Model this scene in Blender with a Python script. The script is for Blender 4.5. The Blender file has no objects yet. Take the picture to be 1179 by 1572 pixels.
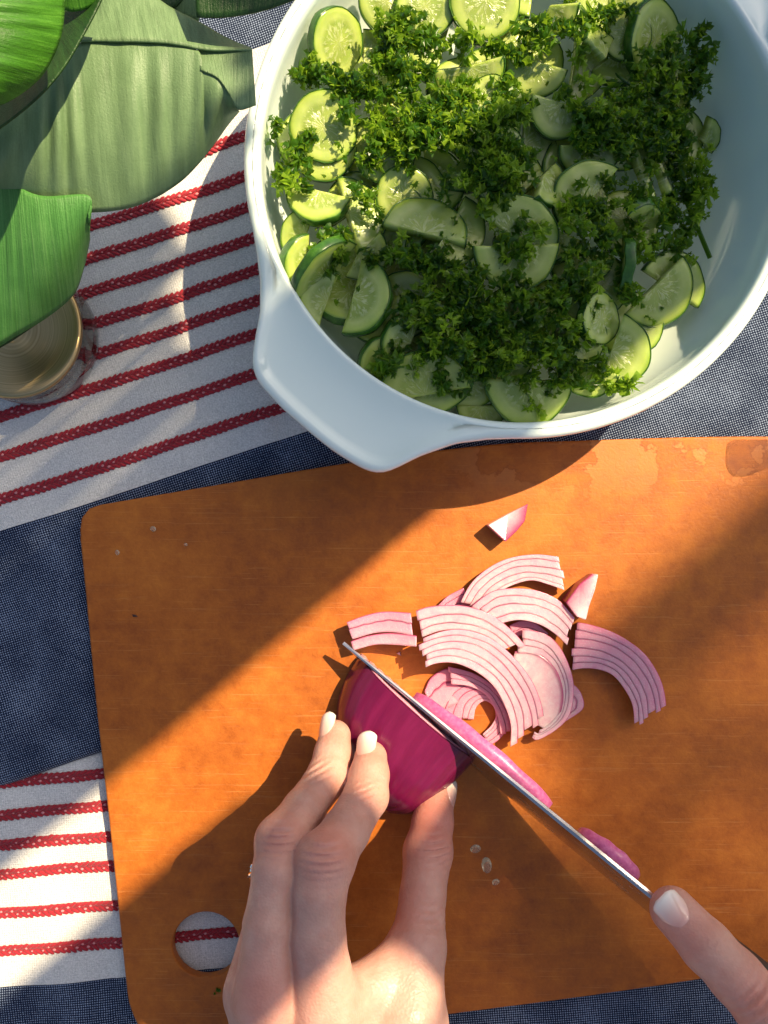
import bpy, bmesh, math, random
import numpy as np
from mathutils import Vector, Matrix

SC = bpy.context.scene
COL = SC.collection
K = 3300.0          # photograph pixels per metre on the table
H = 0.40            # camera height above the cloth
CX, CY = 589.5, 786.0
R = math.radians

# ------------------------------------------------------------------ camera, sky, sun
cam = bpy.data.cameras.new("camera")
camo = bpy.data.objects.new("camera", cam)
COL.objects.link(camo)
camo.location = (0, 0, H)
cam.sensor_fit = 'HORIZONTAL'
cam.sensor_width = 36.0
cam.lens = 36.0 * H / (1179.0 / K)
cam.clip_start = 0.01
cam.clip_end = 200
SC.camera = camo

ELEV = R(49)
AZ = math.atan2(0.643, 0.766)       # direction towards the sun, from +X
world = bpy.data.worlds.new("World")
SC.world = world
world.use_nodes = True
wn = world.node_tree
bg = wn.nodes["Background"]
sky = wn.nodes.new("ShaderNodeTexSky")
sky.sky_type = 'NISHITA'
sky.sun_disc = False
sky.sun_elevation = ELEV
sky.sun_rotation = R(90) - AZ
sky.air_density = 1.0
sky.dust_density = 3.0
sky.ozone_density = 0.9
wn.links.new(sky.outputs[0], bg.inputs[0])
bg.inputs[1].default_value = 0.068
sun = bpy.data.lights.new("sun", 'SUN')
sun.energy = 5.0
sun.angle = R(0.5)
sun.color = (1.0, 0.80, 0.52)
suno = bpy.data.objects.new("sun", sun)
COL.objects.link(suno)
sdir = Vector((math.cos(AZ) * math.cos(ELEV), math.sin(AZ) * math.cos(ELEV), math.sin(ELEV)))
suno.rotation_euler = sdir.to_track_quat('Z', 'Y').to_euler()
SC.view_settings.view_transform = 'Standard'
SC.view_settings.look = 'None'
SC.view_settings.exposure = 0.92
SC.view_settings.gamma = 1.0

# ------------------------------------------------------------------ helpers
def S(z):
    return K * H / (H - z)

def W(px, py, z=0.0):
    s = S(z)
    return Vector(((px - CX) / s, (CY - py) / s, z))

def tag(o, label=None, cat=None, group=None, kind=None):
    if label: o['label'] = label
    if cat: o['category'] = cat
    if group: o['group'] = group
    if kind: o['kind'] = kind
    return o

def thing(name, label, cat, loc=(0, 0, 0), group=None):
    o = bpy.data.objects.new(name, None)
    COL.objects.link(o)
    o.empty_display_size = 0.01
    o.location = loc
    return tag(o, label, cat, group)

def put(o, parent=None):
    COL.objects.link(o)
    if parent is not None:
        o.parent = parent
        root = parent
        off = Vector((0, 0, 0))
        while root is not None:
            off += Vector(root.location)
            root = root.parent
        if parent.type != 'EMPTY' and parent.parent is not None:
            off = Vector((0, 0, 0))
            o.matrix_parent_inverse = Matrix.Identity(4)
        else:
            o.matrix_parent_inverse = Matrix.Translation(-off)
    return o

def mesh_obj(name, verts, faces, mat, parent=None, smooth=True, mats=None, fmat=None, attrs=None, uv=None):
    me = bpy.data.meshes.new(name)
    me.from_pydata([tuple(v) for v in verts], [], [tuple(f) for f in faces])
    if mats:
        for m in mats: me.materials.append(m)
        if fmat is not None: me.polygons.foreach_set('material_index', fmat)
    else:
        me.materials.append(mat)
    if smooth:
        me.polygons.foreach_set('use_smooth', [True] * len(me.polygons))
    if attrs:
        for an, av in attrs.items():
            a = me.attributes.new(an, 'FLOAT', 'POINT')
            a.data.foreach_set('value', np.asarray(av, dtype=np.float32))
    if uv is not None:
        l = me.uv_layers.new(name='UVMap')
        idx = np.empty(len(me.loops), dtype=np.int32)
        me.loops.foreach_get('vertex_index', idx)
        l.data.foreach_set('uv', np.asarray(uv, dtype=np.float32)[idx].ravel())
    me.update()
    o = bpy.data.objects.new(name, me)
    return put(o, parent)

def spline(pts, n):
    """resample a polyline through a Catmull-Rom curve, n points by arc length"""
    P = np.array(pts, dtype=float)
    Q = np.vstack([2 * P[0] - P[1], P, 2 * P[-1] - P[-2]])
    out = []
    for i in range(1, len(Q) - 2):
        for t in np.linspace(0, 1, 14, endpoint=False):
            a, b, c, d = Q[i - 1], Q[i], Q[i + 1], Q[i + 2]
            out.append(0.5 * (2 * b + (c - a) * t + (2 * a - 5 * b + 4 * c - d) * t * t + (3 * b - a - 3 * c + d) * t ** 3))
    out.append(P[-1])
    out = np.array(out)
    L = np.concatenate([[0], np.cumsum(np.linalg.norm(np.diff(out, axis=0), axis=1))])
    s = np.linspace(0, L[-1], n)
    return np.stack([np.interp(s, L, out[:, k]) for k in range(out.shape[1])], 1)

def grid_faces(nu, nv, base=0, flip=False):
    f = []
    for i in range(nu - 1):
        for j in range(nv - 1):
            a = base + i * nv + j
            q = (a, a + nv, a + nv + 1, a + 1)
            f.append(q[::-1] if flip else q)
    return f

def sm(a, b, x):
    t = min(1, max(0, (x - a) / (b - a)))
    return t * t * (3 - 2 * t)

# ---- materials
class NT:
    def __init__(s, name):
        s.m = bpy.data.materials.new(name)
        s.m.use_nodes = True
        s.t = s.m.node_tree
        s.b = s.t.nodes['Principled BSDF']
        s.out = s.t.nodes['Material Output']
    def n(s, typ, **kw):
        nd = s.t.nodes.new('ShaderNode' + typ)
        for k, v in kw.items():
            if k.startswith('i_'):
                nd.inputs[k[2:].replace('_', ' ')].default_value = v
            else:
                setattr(nd, k, v)
        return nd
    def l(s, a, b):
        s.t.links.new(a, b)
    def val(s, sock, v):
        if hasattr(v, 'is_linked') or isinstance(v, bpy.types.NodeSocket):
            s.l(v, sock)
        else:
            sock.default_value = v
    def math(s, op, a, b=0.0, c=0.0):
        nd = s.n('Math', operation=op)
        s.val(nd.inputs[0], a); s.val(nd.inputs[1], b); s.val(nd.inputs[2], c)
        return nd.outputs[0]
    def mix(s, f, a, b):
        nd = s.n('Mix', data_type='RGBA')
        s.val(nd.inputs[0], f)
        for sock, v in ((nd.inputs[6], a), (nd.inputs[7], b)):
            if isinstance(v, tuple): sock.default_value = (*v, 1) if len(v) == 3 else v
            else: s.l(v, sock)
        return nd.outputs[2]
    def noise(s, scale, detail=4, rough=0.5, vec=None, out=0):
        nd = s.n('TexNoise')
        nd.inputs['Scale'].default_value = scale
        nd.inputs['Detail'].default_value = detail
        nd.inputs['Roughness'].default_value = rough
        if vec is None: vec = s.obj()
        s.l(vec, nd.inputs['Vector'])
        return nd.outputs[out]
    def obj(s):
        if not hasattr(s, '_o'): s._o = s.n('NewGeometry').outputs['Position']
        return s._o
    def uv(s):
        if not hasattr(s, '_u'): s._u = s.n('UVMap').outputs[0]
        return s._u
    def attr(s, name):
        return s.n('Attribute', attribute_name=name).outputs['Fac']
    def ramp(s, f, stops, interp='LINEAR'):
        nd = s.n('ValToRGB')
        cr = nd.color_ramp
        cr.interpolation = interp
        while len(cr.elements) < len(stops): cr.elements.new(0.5)
        for e, (p, c) in zip(cr.elements, stops):
            e.position = p
            e.color = (*c, 1) if isinstance(c, tuple) else (c, c, c, 1)
        s.l(f, nd.inputs[0])
        return nd.outputs[0]
    def bump(s, h, strength=0.5, dist=0.001, normal=None):
        nd = s.n('Bump')
        nd.inputs['Strength'].default_value = strength
        nd.inputs['Distance'].default_value = dist
        s.l(h, nd.inputs['Height'])
        if normal is not None: s.l(normal, nd.inputs['Normal'])
        s.l(nd.outputs[0], s.b.inputs['Normal'])
        return nd.outputs[0]
    def set(s, **kw):
        for k, v in kw.items():
            k = k.replace('_', ' ')
            sock = s.b.inputs[k]
            if isinstance(v, tuple) and len(v) == 3 and sock.type == 'RGBA': v = (*v, 1)
            s.val(sock, v)
        return s

def simple(name, color, rough=0.5, **kw):
    m = NT(name)
    m.set(Base_Color=color, Roughness=rough, **kw)
    return m.m

def mat_cloth(name, bands):
    """woven cloth; uv in metres, bands = list of (v0, v1) that are white"""
    m = NT(name)
    sep = m.n('SeparateXYZ'); m.l(m.uv(), sep.inputs[0])
    u, v = sep.outputs[0], sep.outputs[1]
    white = 0.0
    for (a, b) in bands:
        w = m.math('MULTIPLY', m.math('GREATER_THAN', v, a), m.math('LESS_THAN', v, b))
        white = m.math('MAXIMUM', white, w)
    # oxford weave: light crossing knots on navy
    wob = m.noise(260, 2)
    f = 2 * math.pi / 0.0015
    uu = m.math('MULTIPLY', m.math('ADD', u, v), f * 0.7071)
    vv = m.math('MULTIPLY', m.math('SUBTRACT', u, v), f * 0.7071)
    uu = m.math('ADD', uu, m.math('MULTIPLY', wob, 3.0))
    vv = m.math('ADD', vv, m.math('MULTIPLY', wob, 2.0))
    a = m.math('SINE', uu); b = m.math('SINE', vv)
    kn = m.math('MULTIPLY', a, b)
    big = m.noise(45, 3)
    fine = m.noise(900, 2)
    th = m.math('ADD', m.math('MULTIPLY', big, 1.1), m.math('MULTIPLY', fine, 0.9))
    kk = m.math('ADD', kn, m.math('SUBTRACT', th, 1.15))
    dot = m.ramp(kk, [(0.02, 0.0), (0.45, 1.0)])
    navy = m.mix(dot, (0.005, 0.012, 0.036), (0.27, 0.34, 0.47))
    # plain white weave
    f2 = 2 * math.pi / 0.0008
    c = m.math('MULTIPLY', m.math('SINE', m.math('MULTIPLY', u, f2)), m.math('SINE', m.math('MULTIPLY', v, f2)))
    wn_ = m.math('ADD', m.math('MULTIPLY', c, 0.10), m.math('MULTIPLY', m.noise(1400, 3), 0.9))
    wc = m.mix(m.ramp(wn_, [(0.25, 0.0), (0.65, 1.0)]), (0.50, 0.50, 0.47), (0.80, 0.79, 0.75))
    col = m.mix(white, navy, wc)
    m.set(Base_Color=col, Roughness=0.92, Specular_IOR_Level=0.15, Sheen_Weight=0.15)
    hgt = m.math('ADD', m.math('MULTIPLY', kn, 0.35), wn_)
    m.bump(hgt, 0.55, 0.0004)
    return m.m

def mat_board():
    m = NT('wood_fibre')
    p = m.obj()
    sep = m.n('SeparateXYZ'); m.l(p, sep.inputs[0])
    x, y = sep.outputs[0], sep.outputs[1]
    n1 = m.noise(22, 6, 0.6)
    n2 = m.noise(140, 4, 0.6)
    n3 = m.noise(900, 3, 0.6)
    t = m.math('ADD', m.math('MULTIPLY', n1, 0.5), m.math('ADD', m.math('MULTIPLY', n2, 0.35), m.math('MULTIPLY', n3, 0.15)))
    base = m.ramp(t, [(0.36, (0.29, 0.072, 0.008)), (0.5, (0.42, 0.115, 0.011)), (0.64, (0.54, 0.165, 0.018))])
    # dried water stains along the far edge: pale patches with darker rims
    warp = m.noise(30, 5, 0.62)
    reg = m.math('MULTIPLY', m.ramp(y, [(0.003, 0.0), (0.022, 1.0)]), m.ramp(x, [(0.022, 0.0), (0.05, 1.0)]))
    st = m.math('MULTIPLY', m.ramp(warp, [(0.50, 0.0), (0.515, 1.0)]), reg)
    rim = m.math('MULTIPLY', m.ramp(warp, [(0.485, 0.0), (0.50, 1.0), (0.507, 0.0)]), reg)
    base = m.mix(m.math('MULTIPLY', st, 0.42), base, (0.66, 0.26, 0.075))
    base = m.mix(m.math('MULTIPLY', rim, 0.45), base, (0.20, 0.045, 0.008))
    # knife scratches
    mp = m.n('Mapping'); m.l(p, mp.inputs[0]); mp.inputs['Rotation'].default_value = (0, 0, R(38)); mp.inputs['Scale'].default_value = (0.35, 14, 1)
    sc = m.noise(75, 3, 0.7, mp.outputs[0])
    mp2 = m.n('Mapping'); m.l(p, mp2.inputs[0]); mp2.inputs['Rotation'].default_value = (0, 0, R(-70)); mp2.inputs['Scale'].default_value = (0.4, 18, 1)
    sc2 = m.noise(60, 3, 0.7, mp2.outputs[0])
    s1 = m.math('ADD', m.ramp(sc, [(0.63, 0.0), (0.665, 1.0)]), m.ramp(sc2, [(0.645, 0.0), (0.68, 1.0)]))
    base = m.mix(m.math('MULTIPLY', s1, 0.30), base, (0.64, 0.27, 0.07))
    m.set(Base_Color=base, Roughness=m.ramp(n2, [(0.3, 0.42), (0.7, 0.62)]), Specular_IOR_Level=0.35)
    h = m.math('SUBTRACT', m.math('ADD', n3, m.math('MULTIPLY', n2, 0.7)), m.math('MULTIPLY', s1, 0.5))
    m.bump(h, 0.35, 0.0004)
    return m.m

def mat_skin():
    m = NT('skin')
    red = m.attr('red')
    n1 = m.noise(120, 4, 0.6)
    n2 = m.noise(700, 3, 0.6)
    base = m.mix(m.ramp(n1, [(0.35, 0.0), (0.7, 1.0)]), (0.53, 0.29, 0.225), (0.62, 0.37, 0.295))
    base = m.mix(m.math('MULTIPLY', red, 0.85), base, (0.60, 0.17, 0.12))
    base = m.mix(m.ramp(m.noise(420, 3, 0.6), [(0.5, 0.0), (0.75, 0.35)]), base, (0.60, 0.26, 0.20))
    m.set(Base_Color=base, Roughness=m.ramp(m.noise(260, 3, 0.6), [(0.3, 0.34), (0.7, 0.52)]), Subsurface_Weight=0.35, Subsurface_Radius=(0.9, 0.35, 0.2), Subsurface_Scale=0.004, Specular_IOR_Level=0.4)
    vo = m.n('TexVoronoi'); vo.inputs['Scale'].default_value = 950; m.l(m.obj(), vo.inputs['Vector'])
    crs = m.attr('crease')
    h = m.math('ADD', m.math('MULTIPLY', vo.outputs[0], 0.6), m.math('MULTIPLY', n2, 0.8))
    m.bump(h, 0.6, 0.0003)
    return m.m

def mat_nail():
    m = NT('nail_polish')
    sep = m.n('SeparateXYZ'); m.l(m.uv(), sep.inputs[0])
    c = m.ramp(sep.outputs[1], [(0.18, (0.72, 0.38, 0.31)), (0.55, (0.80, 0.56, 0.48)), (0.88, (0.86, 0.80, 0.72))])
    m.set(Base_Color=c, Roughness=0.12, Coat_Weight=0.6, Coat_Roughness=0.05, Subsurface_Weight=0.1, Subsurface_Scale=0.002)
    return m.m

def mat_onion_flesh():
    m = NT('onion_flesh')
    mem = m.attr('membrane')
    pink = m.attr('pink')
    n1 = m.noise(260, 4, 0.6)
    n2 = m.noise(1800, 2, 0.5)
    pale = m.mix(pink, (0.80, 0.64, 0.61), (0.72, 0.27, 0.37))
    pale = m.mix(m.ramp(n1, [(0.38, 0.05), (0.78, 0.65)]), pale, (0.70, 0.26, 0.37))
    pale = m.mix(m.ramp(n2, [(0.58, 0.0), (0.75, 0.35)]), pale, (0.9, 0.8, 0.8))
    c = m.mix(mem, pale, (0.30, 0.03, 0.11))
    m.set(Base_Color=c, Roughness=0.20, Subsurface_Weight=0.8, Subsurface_Radius=(1.0, 0.5, 0.6), Subsurface_Scale=0.0035, Specular_IOR_Level=0.6)
    m.bump(m.math('ADD', n1, m.math('MULTIPLY', n2, 0.5)), 0.25, 0.0004)
    return m.m

def mat_onion_skin():
    m = NT('onion_skin')
    sep = m.n('SeparateXYZ'); m.l(m.uv(), sep.inputs[0])
    cmb = m.n('CombineXYZ'); m.l(m.math('MULTIPLY', sep.outputs[0], 24.0), cmb.inputs[0]); m.l(m.math('MULTIPLY', sep.outputs[1], 1.6), cmb.inputs[1])
    n1 = m.noise(1.0, 5, 0.6, cmb.outputs[0])
    n2 = m.noise(60, 4, 0.6)
    c = m.ramp(n1, [(0.26, (0.105, 0.003, 0.034)), (0.5, (0.135, 0.005, 0.045)), (0.78, (0.175, 0.008, 0.060))])
    c = m.mix(m.ramp(n2, [(0.35, 0.0), (0.75, 0.5)]), c, (0.10, 0.002, 0.028))
    m.set(Base_Color=c, Roughness=0.24, Subsurface_Weight=0.08, Subsurface_Scale=0.002, Specular_IOR_Level=0.5, Coat_Weight=0.1)
    m.bump(m.math('ADD', n1, n2), 0.12, 0.0004)
    return m.m

def mat_cucumber(name='cucumber_flesh'):
    m = NT(name)
    sep = m.n('SeparateXYZ'); m.l(m.uv(), sep.inputs[0])
    x, y = sep.outputs[0], sep.outputs[1]
    r = m.math('SQRT', m.math('ADD', m.math('MULTIPLY', x, x), m.math('MULTIPLY', y, y)))
    th = m.math('ARCTAN2', y, x)
    rnd = m.n('ObjectInfo').outputs['Random']
    cmb = m.n('CombineXYZ'); m.l(m.math('MULTIPLY', th, 2.6), cmb.inputs[0]); m.l(m.math('MULTIPLY', r, 2.2), cmb.inputs[1]); m.l(m.math('MULTIPLY', rnd, 30), cmb.inputs[2])
    sd = m.noise(2.2, 3, 0.6, cmb.outputs[0])
    core = m.ramp(r, [(0.50, 1.0), (0.66, 0.0)])
    seeds = m.math('MULTIPLY', m.ramp(sd, [(0.50, 0.0), (0.60, 1.0)]), core)
    fl = m.ramp(r, [(0.0, (0.38, 0.47, 0.11)), (0.55, (0.27, 0.37, 0.07)), (0.70, (0.47, 0.56, 0.17)), (0.88, (0.42, 0.54, 0.11)), (0.97, (0.20, 0.36, 0.03))])
    fl = m.mix(m.math('MULTIPLY', seeds, 0.7), fl, (0.62, 0.68, 0.36))
    fl = m.mix(m.math('MULTIPLY', rnd, 0.5), fl, (0.36, 0.42, 0.07))
    n = m.noise(300, 4, 0.6)
    fl = m.mix(m.math('MULTIPLY', m.ramp(n, [(0.4, 0.0), (0.7, 1.0)]), 0.35), fl, (0.28, 0.42, 0.10))
    m.set(Base_Color=fl, Roughness=0.20, Subsurface_Weight=0.55, Subsurface_Radius=(0.9, 1.0, 0.25), Subsurface_Scale=0.004, Specular_IOR_Level=0.6)
    m.bump(m.math('ADD', m.math('MULTIPLY', seeds, 1.0), m.math('MULTIPLY', n, 0.5)), 0.35, 0.0006)
    return m.m

def mat_peel():
    m = NT('cucumber_peel')
    n = m.noise(240, 4, 0.6)
    c = m.ramp(n, [(0.3, (0.018, 0.070, 0.008)), (0.6, (0.05, 0.15, 0.014)), (0.8, (0.12, 0.27, 0.03))])
    m.set(Base_Color=c, Roughness=0.25, Specular_IOR_Level=0.5)
    m.bump(n, 0.3, 0.0005)
    return m.m

def mat_parsley():
    m = NT('parsley_leaf')
    tone = m.attr('tone')
    c = m.ramp(tone, [(0.0, (0.016, 0.066, 0.009)), (0.5, (0.050, 0.155, 0.012)), (1.0, (0.30, 0.46, 0.03))])
    m.set(Base_Color=c, Roughness=0.33, Specular_IOR_Level=0.5)
    tr = m.n('BsdfTranslucent')
    m.l(m.mix(0.6, c, (0.42, 0.66, 0.03)), tr.inputs[0])
    mx = m.n('MixShader'); mx.inputs[0].default_value = 0.5
    m.l(m.b.outputs[0], mx.inputs[1]); m.l(tr.outputs[0], mx.inputs[2]); m.l(mx.outputs[0], m.out.inputs[0])
    return m.m

def mat_plant(name, c0, c1, c2, scale=1.0, transl=0.2):
    m = NT(name)
    sep = m.n('SeparateXYZ'); m.l(m.uv(), sep.inputs[0])
    cmb = m.n('CombineXYZ'); m.l(m.math('MULTIPLY', sep.outputs[0], 30.0 * scale), cmb.inputs[0]); m.l(m.math('MULTIPLY', sep.outputs[1], 1.4), cmb.inputs[1])
    n1 = m.noise(1.0, 4, 0.6, cmb.outputs[0])
    n2 = m.noise(70, 5, 0.6)
    n3 = m.noise(1500, 3, 0.7)
    t = m.math('ADD', m.math('MULTIPLY', n1, 0.55), m.math('ADD', m.math('MULTIPLY', n2, 0.3), m.math('MULTIPLY', n3, 0.15)))
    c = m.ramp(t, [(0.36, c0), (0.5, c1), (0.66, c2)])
    m.set(Base_Color=c, Roughness=0.42, Specular_IOR_Level=0.4)
    m.bump(m.math('ADD', n1, m.math('MULTIPLY', n3, 0.35)), 0.5, 0.0010)
    tr = m.n('BsdfTranslucent'); m.l(c, tr.inputs[0])
    mx = m.n('MixShader'); mx.inputs[0].default_value = transl
    m.l(m.b.outputs[0], mx.inputs[1]); m.l(tr.outputs[0], mx.inputs[2]); m.l(mx.outputs[0], m.out.inputs[0])
    return m.m

def mat_steel():
    m = NT('steel')
    n = m.noise(60, 3)
    m.set(Base_Color=m.mix(n, (0.56, 0.51, 0.50), (0.78, 0.74, 0.70)), Metallic=1.0, Roughness=m.ramp(n, [(0.3, 0.16), (0.7, 0.30)]))
    return m.m

def mat_brass():
    m = NT('brushed_gold')
    v = m.n('TexCoord').outputs['Object']
    ln = m.n('VectorMath', operation='LENGTH'); m.l(v, ln.inputs[0])
    n = m.n('TexNoise'); n.noise_dimensions = '1D'; n.inputs['Scale'].default_value = 2600; n.inputs['Detail'].default_value = 2
    m.l(ln.outputs['Value'], n.inputs['W'])
    m.set(Base_Color=m.mix(m.ramp(n.outputs[0], [(0.3, 0.0), (0.7, 1.0)]), (0.50, 0.35, 0.15), (0.66, 0.49, 0.24)), Metallic=1.0, Roughness=0.30, Anisotropic=0.85)
    tg = m.n('Tangent', direction_type='RADIAL', axis='Z'); m.l(tg.outputs[0], m.b.inputs['Tangent'])
    m.bump(n.outputs[0], 0.08, 0.0002)
    return m.m

def mat_milk():
    m = NT('milk_glass')
    n = m.noise(30, 2)
    m.set(Base_Color=m.mix(n, (0.74, 0.87, 0.81), (0.78, 0.90, 0.83)), Roughness=0.09, Specular_IOR_Level=0.55,
          Subsurface_Weight=0.35, Subsurface_Radius=(1.0, 1.0, 1.0), Subsurface_Scale=0.004, Coat_Weight=0.3, Coat_Roughness=0.03)
    return m.m

def mat_glass(name='clear_glass', tint=(0.95, 0.97, 0.95)):
    m = NT(name)
    m.set(Base_Color=tint, Roughness=0.02 if name != 'water' else 0.12, Transmission_Weight=1.0 if name != 'water' else 0.8, IOR=1.45 if name == 'clear_glass' else 1.33)
    return m.m

M = dict(board=mat_board(), skin=mat_skin(), nail=mat_nail(), flesh=mat_onion_flesh(), oskin=mat_onion_skin(),
         cuc=mat_cucumber(), peel=mat_peel(), parsley=mat_parsley(), steel=mat_steel(), brass=mat_brass(),
         milk=mat_milk(), glass=mat_glass(),
         water=mat_glass('water', (1.0, 0.74, 0.50)),
         film=mat_glass('clear_glass_film'),
         wood=simple('weathered_wood', (0.22, 0.15, 0.09), 0.7),
         ground=simple('patio_stone', (0.25, 0.22, 0.19), 0.9),
         handle=simple('black_handle', (0.02, 0.02, 0.02), 0.4),
         red=simple('red_yarn', (0.33, 0.005, 0.017), 0.8, Sheen_Weight=0.25),
         pinkyarn=simple('pink_yarn', (0.62, 0.24, 0.25), 0.85),
         gem=simple('silver_setting', (0.8, 0.78, 0.72), 0.15, Metallic=1.0))
M['leaf_a'] = mat_plant('leaf_bright', (0.035, 0.13, 0.008), (0.055, 0.21, 0.010), (0.12, 0.34, 0.03), transl=0.3)
M['leaf_b'] = mat_plant('leaf_olive', (0.125, 0.21, 0.090), (0.17, 0.28, 0.125), (0.235, 0.36, 0.17))
M['leaf_c'] = mat_plant('leaf_green', (0.055, 0.19, 0.035), (0.085, 0.27, 0.055), (0.15, 0.36, 0.095), scale=2.2)
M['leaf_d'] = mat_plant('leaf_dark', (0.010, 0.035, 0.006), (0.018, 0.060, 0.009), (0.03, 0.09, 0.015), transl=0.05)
# yarn gets a fibre bump
for k in ('red', 'pinkyarn'):
    mt = M[k]; nt = mt.node_tree
    nz = nt.nodes.new('ShaderNodeTexNoise'); nz.inputs['Scale'].default_value = 2600
    ge = nt.nodes.new('ShaderNodeNewGeometry'); nt.links.new(ge.outputs['Position'], nz.inputs['Vector'])
    bp = nt.nodes.new('ShaderNodeBump'); bp.inputs['Strength'].default_value = 0.6; bp.inputs['Distance'].default_value = 0.0004
    nt.links.new(nz.outputs[0], bp.inputs['Height']); nt.links.new(bp.outputs[0], nt.nodes['Principled BSDF'].inputs['Normal'])

# ---- signed distance modelling (hands)
def surface_nets(F, org, h):
    nx, ny, nz = F.shape
    ins = F < 0
    cs = np.zeros((nx - 1, ny - 1, nz - 1), dtype=np.int8)
    for i in (0, 1):
        for j in (0, 1):
            for k in (0, 1):
                cs += ins[i:nx - 1 + i, j:ny - 1 + j, k:nz - 1 + k]
    act = (cs > 0) & (cs < 8)
    idx = np.full(act.shape, -1, dtype=np.int64)
    c = np.argwhere(act)
    idx[act] = np.arange(len(c))
    corners = [(0, 0, 0), (1, 0, 0), (0, 1, 0), (1, 1, 0), (0, 0, 1), (1, 0, 1), (0, 1, 1), (1, 1, 1)]
    edges = [(0, 1), (2, 3), (4, 5), (6, 7), (0, 2), (1, 3), (4, 6), (5, 7), (0, 4), (1, 5), (2, 6), (3, 7)]
    vals = np.stack([F[c[:, 0] + a, c[:, 1] + b, c[:, 2] + d] for a, b, d in corners], 1)
    acc = np.zeros((len(c), 3)); cnt = np.zeros(len(c))
    for a, b in edges:
        fa, fb = vals[:, a], vals[:, b]
        msk = (fa < 0) != (fb < 0)
        t = np.where(msk, fa / np.where(msk, fa - fb, 1), 0)
        pa, pb = np.array(corners[a], float), np.array(corners[b], float)
        acc += msk[:, None] * (pa + t[:, None] * (pb - pa)); cnt += msk
    V = (c + acc / cnt[:, None]) * h + org
    faces = []
    for ax in range(3):
        o1, o2 = [q for q in range(3) if q != ax]
        sl0 = [slice(None)] * 3; sl1 = [slice(None)] * 3
        sl0[ax] = slice(0, -1); sl1[ax] = slice(1, None)
        a, b = ins[tuple(sl0)], ins[tuple(sl1)]
        e = np.argwhere(a != b)
        e = e[(e[:, o1] > 0) & (e[:, o2] > 0) & (e[:, o1] < F.shape[o1] - 1) & (e[:, o2] < F.shape[o2] - 1)]
        sgn = a[e[:, 0], e[:, 1], e[:, 2]]
        q = []
        for d1, d2 in ((-1, -1), (0, -1), (0, 0), (-1, 0)):
            g = e.copy(); g[:, o1] += d1; g[:, o2] += d2
            q.append(idx[g[:, 0], g[:, 1], g[:, 2]])
        q = np.stack(q, 1)
        flip = sgn if ax != 1 else ~sgn
        q[~flip] = q[~flip][:, ::-1]
        faces.append(q)
    return V, np.vstack(faces)

def smin(a, b, k):
    h = np.clip(0.5 + 0.5 * (b - a) / k, 0, 1)
    return b * (1 - h) + a * h - k * h * (1 - h)

def cap(P, a, b, ra, rb):
    a, b = np.array(a, np.float32), np.array(b, np.float32)
    ba = b - a
    t = np.clip(((P - a) @ ba) / (ba @ ba), 0, 1)
    d = P - a - t[..., None] * ba
    t = t * t * (3 - 2 * t) * 0.35 + t * 0.65
    return np.sqrt((d * d).sum(-1)) - (ra + (rb - ra) * t)

def build_hand(name, chains, palm, reds, creases, label, webs=()):
    h = 0.0008
    allp = [np.array(p[:3]) for ch in chains for p in ch] + [np.array(q[:3]) for c in palm for q in c[:2]]
    A = np.array(allp)
    lo = A.min(0) - 0.022; hi = A.max(0) + 0.022
    n = np.ceil((hi - lo) / h).astype(int) + 1
    gx, gy, gz = [np.float32(lo[i] + h * np.arange(n[i])) for i in range(3)]
    P = np.stack(np.meshgrid(gx, gy, gz, indexing='ij'), -1).astype(np.float32)
    D = None
    for (a, b, ra, rb) in palm:
        d = cap(P, a, b, ra, rb)
        D = d if D is None else smin(D, d, 0.009)
    out = None
    for ch in chains:
        f = None
        for p, q in zip(ch[:-1], ch[1:]):
            d = cap(P, p[:3], q[:3], p[3], q[3])
            f = d if f is None else smin(f, d, 0.0022)
        g = smin(D, f, 0.006)
        out = g if out is None else smin(out, g, 0.0012)
    for (c, dr, amp, sp, rad) in creases:       # skin folds across the joints
        c = np.array(c, np.float32); dr = np.array(dr, np.float32); dr = dr / np.linalg.norm(dr)
        q = P - c
        al = q @ dr
        rr = (q * q).sum(-1)
        w = np.exp(-rr / (rad * rad))
        out += amp * w * np.cos(al / sp * 2 * math.pi)
    V, Fc = surface_nets(out, lo, h)
    red = np.zeros(len(V))
    for (c, rad, amt) in reds:
        red = np.maximum(red, amt * np.exp(-((V - np.array(c)) ** 2).sum(1) / rad ** 2))
    return V, Fc, red

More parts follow.
